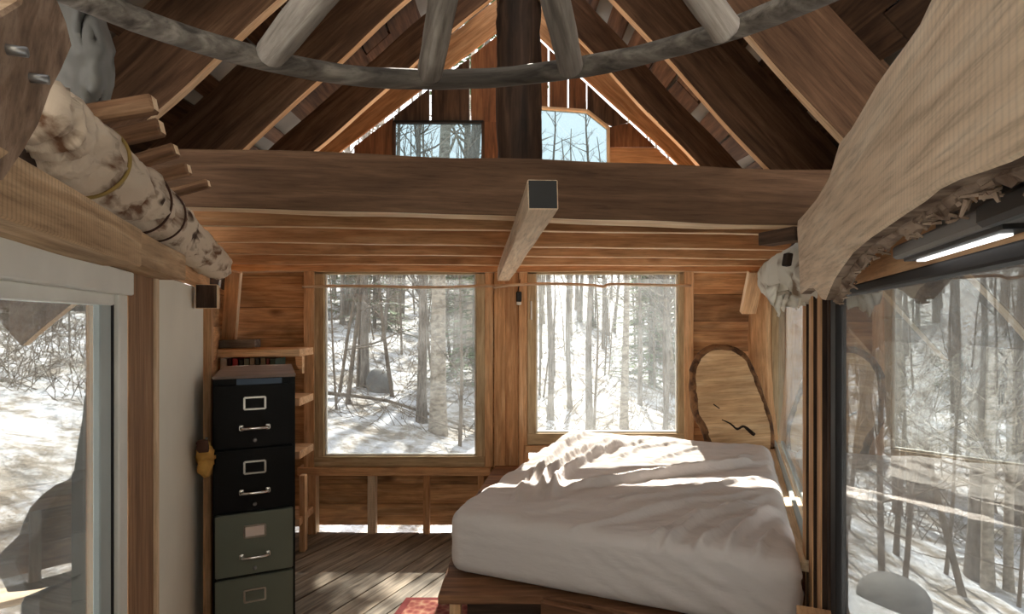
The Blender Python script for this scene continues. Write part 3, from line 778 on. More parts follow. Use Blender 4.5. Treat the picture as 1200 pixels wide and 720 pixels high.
# grey sheet draped between the roof and the log
bm = bmesh.new()
GS = [[(66, -16), (92, -20), (112, -10), (122, -14)], [(66, 20), (88, 25), (108, 20), (121, 24)], [(66, 60), (92, 62), (118, 58), (134, 62)], [(68, 95), (92, 100), (116, 98), (131, 100)], [(76, 128), (96, 132), (114, 128), (124, 124)]]
gv = []
nr, nc = 24, 24
for i in range(nr + 1):
    row = []
    for j in range(nc + 1):
        u = i / nr * 4; v = j / nc * 3; i0 = min(int(u), 3); j0 = min(int(v), 2); fu, fv = u - i0, v - j0
        q = [Vector(GS[i0 + a][j0 + b]) for a, b in ((0, 0), (0, 1), (1, 0), (1, 1))]
        p = (q[0] * (1 - fv) + q[1] * fv) * (1 - fu) + (q[2] * (1 - fv) + q[3] * fv) * fu
        Yd = 1.50 - 0.14 * math.sin(math.pi * j / nc) + 0.014 * math.sin(j * 0.5 + i * 0.3) + 0.03 * noise.noise(Vector((i * 0.3, j * 0.3, 1)))
        row.append(bm.verts.new(U(p.x, p.y, Yd)))
    gv.append(row)
for i in range(nr):
    for j in range(nc): bm.faces.new((gv[i][j], gv[i][j + 1], gv[i + 1][j + 1], gv[i + 1][j]))
o = finish(bm, 'grey_sheet', 'grey_sheet', None, None, smooth=True)
sol = o.modifiers.new('solid', 'SOLIDIFY'); sol.thickness = 0.006
tag(o, 'grey plastic sheet bulging out of the roof beside the brace plank with bolts', 'sheet', kind='thing')

# ================================================================== RIGHT EAVE: live-edge slab, birch log, light bar
PS = lambda px, py: UR(px, py, 0.075)
sl = thing('live_edge_plank', PS(1000, 250), 'broad pale live-edge plank arching over the right-hand window', 'plank', kind='thing')
top = [(1092, -4), (1078, 26), (1060, 52), (1043, 75), (1027, 98), (1010, 128), (997, 150), (984, 166), (979, 182), (972, 206), (966, 217), (957, 232), (945, 247), (935, 258)]
bot = [(934, 268), (936, 300), (937.5, 345), (941, 342), (946, 338), (952, 338), (957, 343), (962, 351), (966, 352), (970, 342), (976, 328), (985, 314), (998, 296), (1018, 279), (1040, 264), (1060, 250), (1080, 237), (1098, 222), (1120, 211), (1150, 201), (1180, 190), (1215, 172), (1260, 150)]
far = [(1260, -140), (1180, -90), (1120, -50)]
prism('board', [PS(*p) for p in top + bot + far], -NR * 0.032, 'slab_wood', sl, grain=DR, edge='slab_bark', bevel=0.003)
# peeling bark strip along its lower edge
bm = bmesh.new()
bp = [PS(*p) - NR * 0.028 for p in bot[8:]]
path = smooth_path(bp, 60)
add_tube(bm, path, [0.010 + 0.006 * noise.noise(Vector((i * 0.5, 2, 0))) for i in range(61)], 9, 0.6, 4.0)
for i in range(2, 58):
    for _ in range(2):
        c = path[i] + Vector((random.uniform(-.008, .008), random.uniform(-.012, .012), random.uniform(-.016, .006)))
        dd = Vector((random.uniform(-1, 1), random.uniform(-1, 1), random.uniform(-0.8, 0.4))).normalized()
        add_tube(bm, [c, c + dd * random.uniform(0.008, 0.02)], [0.003, 0.0015], 4)
finish(bm, 'bark_edge', 'slab_bark', None, sl)
# birch log behind it
rl = thing('birch_log', WR(2.0, 1.75, 0.1), 'peeling white birch log end showing left of the pale live-edge plank', 'log', kind='thing')
rp = [Vector((1.125, 2.36, 1.76)), Vector((1.09, 2.22, 1.757)), Vector((1.075, 2.0, 1.76)), Vector((1.03, 1.72, 1.78)), Vector((0.86, 1.2, 1.86))]
tube('log', rp, [0.06, 0.095, 0.11, 0.10, 0.07], 'pale_bark', rl, n=34, seg=50, rough=0.22, seed=11, roundend=True)
bm = bmesh.new()
for cx, cy, w in ((918, 352, 9), (905, 345, 7), (928, 350, 9), (912, 358, 6), (939, 348, 6)):
    vs = []
    for i in range(5):
        for j in range(4):
            p = U(cx + (j - 1.5) * w * 0.55 * (1 - i * 0.12), cy - 12 + i * 6 + 2 * math.sin(j + cx), 1.98)
            vs.append(bm.verts.new(p + Vector((0, 0.02 * math.sin(i * 0.9 + j * 1.4 + cx), 0))))
    for i in range(4):
        for j in range(3): bm.faces.new((vs[i * 4 + j], vs[i * 4 + j + 1], vs[i * 4 + j + 5], vs[i * 4 + j + 4]))
o = finish(bm, 'bark_curl', 'pale_bark', None, rl, smooth=True)
s_ = o.modifiers.new('solid', 'SOLIDIFY'); s_.thickness = 0.003
o = plank('hole', U(921.5, 312, 1.79), U(924, 297, 1.79), 0.02, 0.03, Vector((1, 0, 0)), 'crack_dark', rl)
# dark stub at the beam's right end
st = plank('timber_stub', U(897, 281, 1.98), U(939, 274, 1.84), 0.045, 0.07, UP, 'post_wood', None, edge='rafter_wood', rough=0.003)
tag(st, 'short dark timber stub poking out left of the pale live-edge plank under the beam end', 'timber', kind='thing')
# LED light bar
lb = thing('light_bar', WR(0.8, 1.72, 0.06), 'grey under-shelf light bar with a lit strip fixed above the right-hand window', 'lamp', kind='thing')
def wbox(name, Y0, Y1, z0, z1, o0, o1, mat, par, bevel=0.003):
    return plank(name, WR(Y0, (z0 + z1) / 2, (o0 + o1) / 2), WR(Y1, (z0 + z1) / 2, (o0 + o1) / 2), z1 - z0, o1 - o0, UP, mat, par, bevel=bevel)
wbox('housing', 0.25, 0.848, 1.689, 1.710, -0.014, 0.032, 'fixture_grey', lb, 0.004)
wbox('mounting_plate', 0.25, 0.79, 1.710, 1.738, -0.014, -0.006, 'fixture_grey', lb, 0.001)
wbox('slot', 0.603, 0.648, 1.716, 1.728, -0.008, -0.0045, 'dark_hole', lb, 0)
wbox('slot', 0.683, 0.687, 1.714, 1.725, -0.008, -0.0045, 'dark_hole', lb, 0)
wbox('slot', 0.722, 0.734, 1.715, 1.721, -0.008, -0.0045, 'dark_hole', lb, 0)
wbox('screw_head', 0.548, 0.558, 1.717, 1.727, -0.008, -0.003, 'black_plastic', lb, 0.001)
wbox('end_cap', 0.25, 0.538, 1.688, 1.713, 0.020, 0.038, 'black_plastic', lb, 0.005)
wbox('end_cap', 0.25, 0.505, 1.712, 1.74, -0.012, 0.030, 'black_plastic', lb, 0.003)
wbox('lamp_channel', 0.52, 0.83, 1.684, 1.690, -0.006, 0.022, 'black_plastic', lb, 0.001)
wbox('lamp_strip', 0.555, 0.81, 1.6815, 1.6845, 0.000, 0.011, 'led_strip', lb, 0.0005)

# ================================================================== BACK WALL BITS
for name, pts, lb_ in (('curtain_rod', [(358, 337), (395, 336), (450, 336.5), (510, 337.5), (560, 336), (603, 335)], 'thin peeled branch used as a curtain rod across the clear back window'),
                       ('curtain_rod', [(578, 338), (600, 335), (640, 333.5), (690, 335), (705, 337), (715, 334), (760, 335), (806, 335.5)], 'thin crooked branch used as a curtain rod across the hazy back window')):
    dy = -0.06 if 'clear' in lb_ else -0.075
    o = tube(name, [B(x, y, dy) for x, y in pts], 0.010, 'stick_wood', None, n=8, seg=40, rough=0.25, seed=pts[0][0])
    tag(o, lb_, 'curtain rod', 'branch curtain rods', 'thing')
sn = thing('wall_sensor', B(607.5, 348, -0.02), 'small black and white device hanging on the studs between the back windows', 'device', kind='thing')
plank('body', B(608, 354, -0.015), B(608, 342, -0.015), 0.042, 0.03, Vector((1, 0, 0)), 'black_plastic', sn, bevel=0.006)
plank('lower_cap', B(608, 357.5, -0.015), B(608, 354, -0.015), 0.036, 0.028, Vector((1, 0, 0)), 'white_plastic', sn, bevel=0.004)
tube('hanging_wire', [B(607, 342, -0.015), B(609, 330, 0.0), B(610, 320, 0.01)], 0.004, 'black_plastic', sn, n=6)
# diagonal braces in the two back corners
o = plank('corner_brace', U(275, 318, 3.80), U(268, 398, 3.95), 0.095, 0.045, Vector((1, 0, 0)), 'stud_wood', None, edge='fresh_lit_edge', rough=0.004)
tag(o, 'leaning stud with a pale edge in the left back corner above the shelf', 'brace', kind='thing')
o = plank('corner_brace', U(886, 318, 3.72), U(876, 367, 3.86), 0.10, 0.045, Vector((1, 0, 0)), 'stud_wood', None, edge='fresh_lit_edge', rough=0.004)
tag(o, 'short diagonal brace board above the log slab in the right back corner', 'brace', kind='thing')
o = tube('corner_log', [U(893, 330, 3.92), U(891, 400, 3.92), U(895, 460, 3.92), U(905, 520, 3.92)], [0.075, 0.075, 0.07], 'orange_wood', None, n=16, rough=0.14, seed=4)
tag(o, 'peeled orange log post standing in the right back corner', 'post', kind='thing')
# log slab leaning in the corner
CR = lambda px, py: U(px, py, 3.80 + (py - 410) * -0.0011)
rs_pts = [(842, 560), (836, 530), (832, 518), (828, 505), (819, 488), (815, 470), (814, 450), (816, 430), (821, 420), (830, 412), (843, 409), (858, 411), (868, 416), (876, 424), (883, 440), (889, 456), (896, 474), (902, 492), (904, 510), (904, 530), (902, 560)]
rs = thing('log_slab', CR(860, 555), 'oval cut log slab with bark rim leaning in the right back corner behind the bed', 'wood slab', kind='thing')
prism('slab', [CR(*p) for p in rs_pts], (0, 0.06, 0), 'round_wood', rs, grain=Vector((1, 0, 0.05)), edge='round_bark', bevel=0.006)
tube('bark_rim', [CR(*p) + Vector((0, 0.025, 0)) for p in rs_pts[1:-1]], 0.028, 'round_bark', rs, n=10, seg=60, rough=0.3, seed=6)
tube('crack', [CR(846, 492) + Vector((0, -.001, 0)), CR(856, 497) + Vector((0, -.001, 0)), CR(864, 503) + Vector((0, -.001, 0)), CR(872, 500) + Vector((0, -.001, 0)), CR(884, 510) + Vector((0, -.001, 0))], (0.003, 0.012), 'crack_dark', rs, n=6, seg=20, rough=0.4)
tube('crack', [CR(836, 474) + Vector((0, -.001, 0)), CR(843, 479) + Vector((0, -.001, 0))], 0.004, 'crack_dark', rs, n=5, seg=4)

# ================================================================== SHELVES AND BOOKS
sh = thing('shelf_unit', (-1.85, 3.8, 0), 'rough plank shelves in the left back corner behind the filing cabinet', 'shelf', kind='thing')
YS = 3.72
for z in (1.36, 1.03, 0.67, 0.22):
    plank('shelf_board', (-2.0, YS + 0.13, z), (-1.425, YS + 0.13, z), 0.26, 0.052, Vector((0, 1, 0)), 'stud_wood', sh, edge='fresh_lit_edge', rough=0.004, seed=z)
plank('upright', (-1.43, YS + 0.08, 0), (-1.43, YS + 0.08, 0.52), 0.04, 0.05, Vector((1, 0, 0)), 'stud_wood', sh)
prism('bracket', [U(346, 418, YS), U(354, 418, YS), U(354, 438, YS), U(347, 428, YS)], (0, 0.04, 0), 'stud_wood', sh)
o = plank('mossy_board', U(252, 403, YS + 0.12), U(302, 403, YS + 0.12), 0.055, 0.09, UP, 'grey_plank', None, rough=0.006)
tag(o, 'short grey-green weathered board lying on the top shelf at the left', 'board', kind='thing')
bk_cols = [((196, 188, 174), 'cream'), ((70, 34, 30), 'maroon'), ((168, 62, 66), 'red'), ((40, 42, 40), 'black'), ((104, 112, 100), 'sage green'), ((146, 140, 128), 'beige'),
           ((62, 66, 62), 'charcoal'), ((116, 108, 88), 'olive'), ((128, 60, 50), 'brick red'), ((60, 74, 62), 'dark green')]
xb = -1.97
for i, (c, nm) in enumerate(bk_cols):
    wd = (0.045, 0.028, 0.04, 0.03, 0.036, 0.034, 0.03, 0.036, 0.02, 0.036)[i]; hh = (0.262, 0.265, 0.262, 0.255, 0.263, 0.266, 0.258, 0.268, 0.26, 0.262)[i]
    plain('cover_' + nm.replace(' ', '_'), c, 0.6)
    b = thing('book', (xb + wd / 2, YS + 0.11, 1.056), '%s book standing under the top shelf behind the filing cabinet' % nm, 'book', 'books under the top shelf', 'thing')
    M = Matrix.Translation((xb + wd / 2, YS + 0.11, 1.057 + hh / 2))
    boxes('cover', [((-wd / 2 + 0.0015, 0, 0), (0.003, 0.17, hh)), ((wd / 2 - 0.0015, 0, 0), (0.003, 0.17, hh)), ((0, -0.0835, 0), (wd, 0.003, hh))], 'cover_' + nm.replace(' ', '_'), M, b)
    boxes('pages', [((0, 0.003, 0), (wd - 0.007, 0.158, hh - 0.012))], 'paper_label', M, b)
    xb += wd + 0.004

# ================================================================== FILING CABINET
ca = Vector((-1.415, 2.62, 0)); cb = Vector((-1.080, 2.765, 0))
cx_ = (cb - ca).normalized(); cn = Vector((cx_.y, -cx_.x, 0))          # width direction, front normal
CW, CD, CH = (cb - ca).length, 0.64, 1.305
cab = thing('filing_cabinet', (ca + cb) / 2 - cn * CD / 2, 'tall four-drawer steel filing cabinet, two drawers black and two grey-green', 'filing cabinet', kind='thing')
MC = frame(ca, cx_, UP)                                                # local x across the front, y into the cabinet, z up
boxes('body', [((CW / 2, CD / 2 + 0.012, CH / 2), (CW, CD - 0.024, CH))], 'black_metal', MC, cab, bevel=0.004)
for i in range(4):
    z1 = CH - 0.032 - i * 0.309; z0 = z1 - 0.296
    col = 'black_metal' if i < 2 else 'green_metal'
    zc = (z0 + z1) / 2
    dr = boxes('drawer', [((CW / 2, 0.006, zc), (CW - 0.022, 0.030, z1 - z0))], col, MC, cab, bevel=0.004)
    if i >= 2: dr['label'] = 'grey-green drawer'
    zl = z1 - 0.088; zh = z1 - 0.205
    fw, fh = 0.092, 0.056
    boxes('label_frame', [((CW / 2, -0.012, zl + fh / 2), (fw, 0.008, 0.009)), ((CW / 2, -0.012, zl - fh / 2), (fw, 0.008, 0.009)),
                          ((CW / 2 - fw / 2, -0.012, zl), (0.009, 0.008, fh)), ((CW / 2 + fw / 2, -0.012, zl), (0.009, 0.008, fh))], 'chrome', MC, dr)
    boxes('card', [((CW / 2, -0.0095, zl), (fw - 0.008, 0.002, fh - 0.008))], 'paper_label' if i == 2 else col, MC, dr)
    pts = [MC @ Vector((CW / 2 + dx, -0.012 - dy, zh)) for dx, dy in ((-0.058, 0.0), (-0.055, 0.022), (-0.03, 0.030), (0, 0.032), (0.03, 0.030), (0.055, 0.022), (0.058, 0.0))]
    tube('handle', pts, 0.0075, 'chrome', dr, n=8, seg=24)
    for sx in (-0.058, 0.058): boxes('handle_mount', [((CW / 2 + sx, -0.013, zh), (0.022, 0.012, 0.026))], 'chrome', MC, dr, bevel=0.003)
    c0 = MC @ Vector((CW / 2, -0.006, zh - 0.062)); tube('lock', [c0, c0 + cn * 0.011], 0.009, 'steel', dr, n=10, seg=2)
boxes('reflection_strip', [((CW / 2 + 0.02, -0.0005, CH - 0.017), (CW * 0.55, 0.003, 0.028))], 'blue_reflection', MC, cab)  # painted strip standing in for a blue reflection along the cabinet's top edge
o = boxes('cabinet_top_board', [((CW / 2, CD / 2 + 0.0, CH + 0.006), (CW + 0.004, CD + 0.004, 0.012))], 'tabletop_laminate', MC, None, bevel=0.002)
tag(o, 'streaked grey-brown panel lying on top of the filing cabinet', 'panel', kind='thing')
# rag on a nail beside the white door
rg = thing('rag', UL(241, 530, 0.05), 'yellow rag hanging from a nail at the edge of the white door', 'rag', kind='thing')
RGP = lambda px, py: UL(px, py, 0.045)
tube('cloth', [RGP(241, 519), RGP(239, 527), RGP(242, 537), RGP(240, 547), RGP(242, 556)], [0.016, 0.03, 0.036, 0.03, 0.018], 'yellow_cloth', rg, n=14, seg=20, rough=0.6, seed=3)
tube('knot', [RGP(238, 516), RGP(238, 530)], [0.022, 0.026, 0.02], 'vine_dark', rg, n=10, seg=8, rough=0.4)
tube('nail', [UL(242, 515, -0.02), UL(242, 514, 0.06)], 0.006, 'steel', rg, n=8, seg=2)

# ================================================================== BED
A = Vector((0.9285, -0.3714, 0)); Bv = Vector((0.3714, 0.9285, 0))
BO = Vector((-0.275, 2.345, 0)); BW, BL, BZ0, BZ1 = 1.345, 1.83, 0.515, 0.785
bp_ = thing('bed_platform', (0.5, 3.0, 0), 'low brown plank bed platform under the white mattress', 'bed', kind='thing')
pts = [Vector((-0.29, 2.17, 0.475)), Vector((-0.25, 3.2, 0.475)), Vector((-0.125, 4.07, 0.475)), Vector((1.86, 4.07, 0.475)), WR(3.2, 0.475, 0.04), WR(2.2, 0.475, 0.06), WR(1.83, 0.475, 0.07), Vector((0.12, 2.17, 0.475))]
prism('platform_top', pts, (0, 0, 0.035), 'platform_wood', bp_, grain=Vector((1, 0, 0)), edge='platform_wood', bevel=0.003)
plank('leg', (-0.225, 2.215, 0), (-0.225, 2.215, 0.475), 0.045, 0.045, Vector((1, 0, 0)), 'stud_wood', bp_)
plank('leg', (-0.10, 4.0, 0), (-0.10, 4.0, 0.475), 0.045, 0.06, Vector((1, 0, 0)), 'stud_wood', bp_)
plank('front_panel', (-0.18, 2.235, 0.24), (0.13, 2.235, 0.24), 0.47, 0.02, UP, 'post_wood', bp_)
fp0 = Vector((0.115, 2.15, 0.385)); fp1 = WR(1.80, 0.385, 0.08)
plank('front_board', fp0, fp1, 0.23, 0.03, UP, 'platform_wood', bp_, rough=0.004)
plank('front_board', fp0 - UP * 0.25, fp1 - UP * 0.25, 0.25, 0.03, UP, 'platform_wood', bp_, rough=0.004)
plank('side_rail', (-0.235, 2.25, 0.43), (-0.105, 4.0, 0.43), 0.09, 0.03, UP, 'stud_wood', bp_)

# mattress under a fitted white sheet
MB_ = frame(BO, A, UP)
nx, ny, nz = 150, 190, 26
H = BZ1 - BZ0
ctr = np.array([BW / 2, BL / 2, BZ0 + H / 2]); half = np.array([BW / 2, BL / 2, H / 2])
def face_grid(f, n1, n2):
    u, v = np.meshgrid(np.linspace(-1, 1, n1 + 1), np.linspace(-1, 1, n2 + 1), indexing='ij')
    return np.stack(f(u, v), -1).reshape(-1, 3), [(i * (n2 + 1) + j, (i + 1) * (n2 + 1) + j, (i + 1) * (n2 + 1) + j + 1, i * (n2 + 1) + j + 1) for i in range(n1) for j in range(n2)]
V = []; FC = []; base = 0
one = lambda u: np.ones_like(u)
for f, n1, n2 in ((lambda u, v: (u, v, one(u)), nx, ny), (lambda u, v: (u, v, -one(u)), 40, 50), (lambda u, v: (u, -one(u), v), nx, nz), (lambda u, v: (u, one(u), v), nx, nz), (lambda u, v: (-one(u), u, v), ny, nz), (lambda u, v: (one(u), u, v), ny, nz)):
    g, fc = face_grid(f, n1, n2)
    V.append(g); FC += [tuple(k + base for k in q) for q in fc]; base += len(g)
P = np.concatenate(V) * half
R0 = 0.06
core = np.clip(P, -(half - R0), half - R0)
d = P - core; dl = np.linalg.norm(d, axis=1, keepdims=True); dl[dl == 0] = 1
dn = d / dl
Q = core + dn * R0 + ctr
# plan-view rounding of the corners is part of the same rounding; now the folds
topw = np.clip((Q[:, 2] - (BZ1 - 0.10)) / 0.08, 0, 1)
def to_local(px, py, z=BZ1):
    p = UZ(px, py, z) - BO
    return np.array([p.dot(A), p.dot(Bv)])
def fold(pl, h, w):
    pts = np.array([to_local(*p) for p in pl])
    k = len(pts)
    best = np.full(len(Q), 9.0); tt = np.zeros(len(Q))
    for i in range(k - 1):
        a, b = pts[i], pts[i + 1]; ab = b - a
        t = np.clip(((Q[:, :2] - a) @ ab) / (ab @ ab), 0, 1)
        ds = np.linalg.norm(Q[:, :2] - (a + t[:, None] * ab), axis=1)
        m = ds < best; best[m] = ds[m]; tt[m] = (i + t[m]) / (k - 1)
    prof = np.exp(-(best / w) ** 2) * np.clip(np.minimum(tt, 1 - tt) * 5, 0.0, 1)
    Q[:, 2] += topw * prof * h * 2.3
FOLDS = [([(616, 575), (640, 545), (662, 523), (690, 507)], .020, .022), ([(630, 585), (640, 560), (662, 542), (722, 510)], .020, .022), ([(645, 592), (650, 568), (672, 550), (752, 513)], .022, .024),
         ([(655, 578), (700, 572), (760, 563), (860, 549), (900, 540)], .022, .022), ([(720, 545), (745, 530), (800, 518)], .010, .02), ([(760, 545), (800, 532), (880, 520)], .008, .02),
         ([(760, 648), (790, 628), (820, 612), (905, 588)], .014, .022), ([(800, 652), (832, 632), (870, 616), (910, 602)], .016, .02), ([(842, 655), (868, 628), (890, 612), (915, 602)], .018, .02),
         ([(700, 600), (760, 590), (860, 568), (900, 560)], .009, .022), ([(690, 615), (760, 604), (850, 586), (900, 575)], .010, .022), ([(620, 600), (680, 596), (760, 580), (850, 565)], .006, .02),
         ([(740, 640), (790, 618), (850, 600), (905, 578)], .010, .02), ([(880, 660), (895, 640), (912, 625)], .014, .02), ([(650, 620), (720, 612), (800, 597)], .006, .018), ([(680, 545), (720, 528), (770, 512)], .009, .016),
         ([(780, 560), (840, 548), (895, 530)], .008, .015), ([(600, 590), (618, 560), (640, 535)], .008, .02)]
for pl, h, w in FOLDS: fold(pl, h, w * 0.75)
nzv = np.array([noise.fractal(Vector((q[0] * 2.2 + q[1] * 1.2, q[1] * 7.5 - q[0] * 2.6, q[2] * 3)), 1.0, 2.0, 4) for q in Q])
Q[:, 2] += topw * nzv * 0.020
Q[:, 2] += topw * 0.012 * (np.sin(Q[:, 0] / BW * math.pi) * np.sin(Q[:, 1] / BL * math.pi))
sidew = 1 - topw
fan = np.array([noise.fractal(Vector((q[0] * 9 + q[2] * 16, q[1] * 9 + q[2] * 10, q[2] * 2.0)), 1.0, 2.0, 3) for q in Q])
rightside = np.clip((Q[:, 0] - 0.35) / 0.9, 0.12, 1)
Q[:, :2] += (dn[:, :2] * (sidew * fan * 0.016 * rightside)[:, None])
seam = np.exp(-((Q[:, 2] - (BZ0 + 0.16)) / 0.006) ** 2) * 0.003
Q[:, :2] += dn[:, :2] * (seam * sidew)[:, None]
me = bpy.data.meshes.new('mattress')
me.from_pydata([tuple(q) for q in Q], [], FC)
bm = bmesh.new(); bm.from_mesh(me); bmesh.ops.remove_doubles(bm, verts=bm.verts, dist=0.0015)
mt = finish(bm, 'mattress', 'bed_sheet', MB_, None, smooth=True)
tag(mt, 'mattress in a rumpled white fitted sheet lying on the plank bed platform', 'mattress', kind='thing')

# rug
rgx = thing('rug', (-0.45, 2.8, 0), 'red patterned rug with a dark red border on the floor beside the bed', 'rug', kind='thing')
r0 = UZ(476, 703, 0.0); r1 = Vector((-0.05, r0.y + 0.0, 0)); r2 = Vector((-0.15, 2.3, 0)); r3 = Vector((-0.75, 2.3, 0))
prism('border', [r0 + UP * 0.002, r1 + UP * 0.002, r2 + UP * 0.002, r3 + UP * 0.002], (0, 0, 0.010), 'rug_border', rgx)
ins = 0.035
prism('field', [r0 + Vector((ins, -ins, 0.011)), r1 + Vector((-ins, -ins, 0.011)), r2 + Vector((-ins, ins, 0.011)), r3 + Vector((ins, ins, 0.011))], (0, 0, 0.003), 'rug', rgx)

# ================================================================== OUTSIDE
def terrain(x, y):
    r = math.hypot(x, y)
    d = max(0.0, r - 8)
    side = max(-8, min(8, x))
    z = -0.42 - 0.12 * side + 0.05 * d + 0.0011 * d * d
    if side > 2: z -= 0.17 * (side - 2)
    if x < 0: z += 0.05 * min(8, -x)
    near = max(0.0, min(1.0, (math.hypot(x, y - 2) - 2.9) / 2.5))
    z = -0.5 * (1 - near) + z * near
    z += near * (0.22 * noise.noise(Vector((x * 0.35, y * 0.35, 3))) + 0.08 * noise.noise(Vector((x * 1.1, y * 1.1, 8))))
    return z
bm = bmesh.new()
rings = [0.0] + list(np.concatenate([np.linspace(0.6, 12, 60), np.geomspace(12.4, 120, 60)]))
na = 200; prev = None
for r in rings:
    cur = []
    for j in range(na):
        a = 2 * math.pi * j / na
        x, y = r * math.sin(a), 2.0 + r * math.cos(a)
        cur.append(bm.verts.new((x, y, terrain(x, y))))
        if r == 0: break
    if prev:
        for j in range(na):
            if len(prev) == 1: bm.faces.new((prev[0], cur[j], cur[(j + 1) % na]))
            else: bm.faces.new((prev[j], cur[j], cur[(j + 1) % na], prev[(j + 1) % na]))
    prev = cur
o = finish(bm, 'snow_ground', 'snow', None, None, smooth=True)
tag(o, 'snow-covered woodland ground around the cabin', 'snow', kind='structure')

def bare_tree_bm(h, r0, seed, lean=0.0, start=0.25, nbr=26, twigs=4):
    rnd = random.Random(seed)
    bm = bmesh.new()
    k = 12
    ph = rnd.uniform(0, 6)
    path = [Vector((lean * h * (i / k) + 0.012 * h * math.sin(ph + i * 0.7) * (i / k), 0.012 * h * math.cos(ph * 2 + i * 0.6) * (i / k), h * i / k - 0.3)) for i in range(k + 1)]
    add_tube(bm, path, [r0 * (1.25 if i == 0 else 1) * (1 - 0.86 * i / k) for i in range(k + 1)], 9, 0.12, seed)
    for _ in range(nbr):
        t = rnd.uniform(start, 0.97); i = t * k; j = min(int(i), k - 1)
        p = path[j].lerp(path[j + 1], i - j)
        a = rnd.uniform(0, 6.283); el = rnd.uniform(0.15, 1.0)
        ln = h * rnd.uniform(0.10, 0.26) * (1.25 - t)
        d = Vector((math.cos(a) * math.cos(el), math.sin(a) * math.cos(el), math.sin(el)))
        q = [p + d * ln * s + Vector((0, 0, 0.10 * ln * s * s)) + Vector((rnd.uniform(-1, 1), rnd.uniform(-1, 1), rnd.uniform(-1, 1))) * 0.04 * ln * (s > 0) for s in (0, .33, .66, 1)]
        rb = r0 * (1 - 0.86 * t) * rnd.uniform(0.28, 0.5)
        add_tube(bm, q, [rb, rb * .75, rb * .5, rb * .2], 5, cap=False)
        for _ in range(twigs):
            s = rnd.uniform(0.25, 1); jj = min(int(s * 3), 2); p2 = q[jj].lerp(q[jj + 1], s * 3 - jj)
            d2 = (d + Vector((rnd.uniform(-1, 1), rnd.uniform(-1, 1), rnd.uniform(-.5, .9))) * 0.8).normalized(); l2 = ln * rnd.uniform(.2, .45)
            add_tube(bm, [p2, p2 + d2 * l2 * .5 + Vector((0, 0, .02)), p2 + d2 * l2], [rb * .35, rb * .25, rb * .1], 3, cap=False)
    return bm
def mesh_of(bm, name, mats):
    me = bpy.data.meshes.new(name); bmesh.ops.recalc_face_normals(bm, faces=bm.faces); bm.to_mesh(me); bm.free()
    for m in mats: me.materials.append(MATS[m])
    for p in me.polygons: p.use_smooth = True
    return me
BARE = [mesh_of(bare_tree_bm(11, 0.13, 31, 0.02, 0.22), 'bare_tree', ['tree_bark']), mesh_of(bare_tree_bm(12, 0.15, 32, -0.03, 0.30), 'bare_tree', ['tree_bark']),
        mesh_of(bare_tree_bm(9, 0.09, 33, 0.05, 0.15, 30), 'bare_tree', ['tree_bark']), mesh_of(bare_tree_bm(12, 0.16, 34, 0.01, 0.35, 22), 'birch_tree', ['birch_trunk']),
        mesh_of(bare_tree_bm(10, 0.10, 35, -0.02, 0.2, 28), 'birch_tree', ['birch_trunk'])]
SNAG = [mesh_of(bare_tree_bm(6.6, 0.075, 61, 0.0, 0.5, 26, 5), 'bare_tree', ['tree_bark']), mesh_of(bare_tree_bm(6.2, 0.065, 62, 0.03, 0.45, 26, 5), 'bare_tree', ['tree_bark']), mesh_of(bare_tree_bm(6.8, 0.085, 63, -0.02, 0.5, 24, 5), 'birch_tree', ['birch_trunk'])]
SAP = [mesh_of(bare_tree_bm(5, 0.035, 41, 0.06, 0.12, 14, 3), 'sapling', ['twig_bark']), mesh_of(bare_tree_bm(4.2, 0.028, 42, -0.09, 0.1, 12, 3), 'sapling', ['twig_bark']), mesh_of(bare_tree_bm(6, 0.042, 43, 0.12, 0.2, 16, 3), 'sapling', ['twig_bark'])]
def conifer_parts(h, seed, low=0.12):
    rnd = random.Random(seed)
    bm = bmesh.new(); add_tube(bm, [Vector((0, 0, -0.3)), Vector((0, 0, h * .5)), Vector((0, 0, h))], [h * 0.013, h * 0.009, 0.01], 8)
    fb = bmesh.new()
    z = h * low
    while z < h * 0.98:
        L_ = (h - z) * 0.26 + 0.2
        for _ in range(5):
            a = rnd.uniform(0, 6.283); droop = rnd.uniform(-0.35, 0.05); ln = L_ * rnd.uniform(0.7, 1.1)
            d = Vector((math.cos(a), math.sin(a), droop)); sd = Vector((-math.sin(a), math.cos(a), 0))
            add_tube(bm, [Vector((0, 0, z)), Vector((0, 0, z)) + d * ln], [0.02, 0.005], 3, cap=False)
            m = max(5, int(ln * 7))
            for i in range(m):
                c = Vector((0, 0, z)) + d * ln * (0.18 + 0.82 * i / m)
                for s in (-1, 1):
                    dirv = (sd * s + d * 0.8 + Vector((0, 0, rnd.uniform(-.35, .1)))).normalized(); l2 = rnd.uniform(0.16, 0.34) * (1.1 - 0.6 * i / m)
                    wv = dirv.cross(Vector((rnd.uniform(-.4, .4), rnd.uniform(-.4, .4), 1))).normalized() * 0.05
                    vs = [fb.verts.new(c), fb.verts.new(c + dirv * l2 * .5 + wv), fb.verts.new(c + dirv * l2), fb.verts.new(c + dirv * l2 * .5 - wv)]
                    fb.faces.new(vs)
        z += h * 0.032
    return mesh_of(bm, 'trunk', ['tree_bark']), mesh_of(fb, 'foliage', ['needles'])
CON = [conifer_parts(9, 51, 0.05), conifer_parts(6, 52, 0.03)]

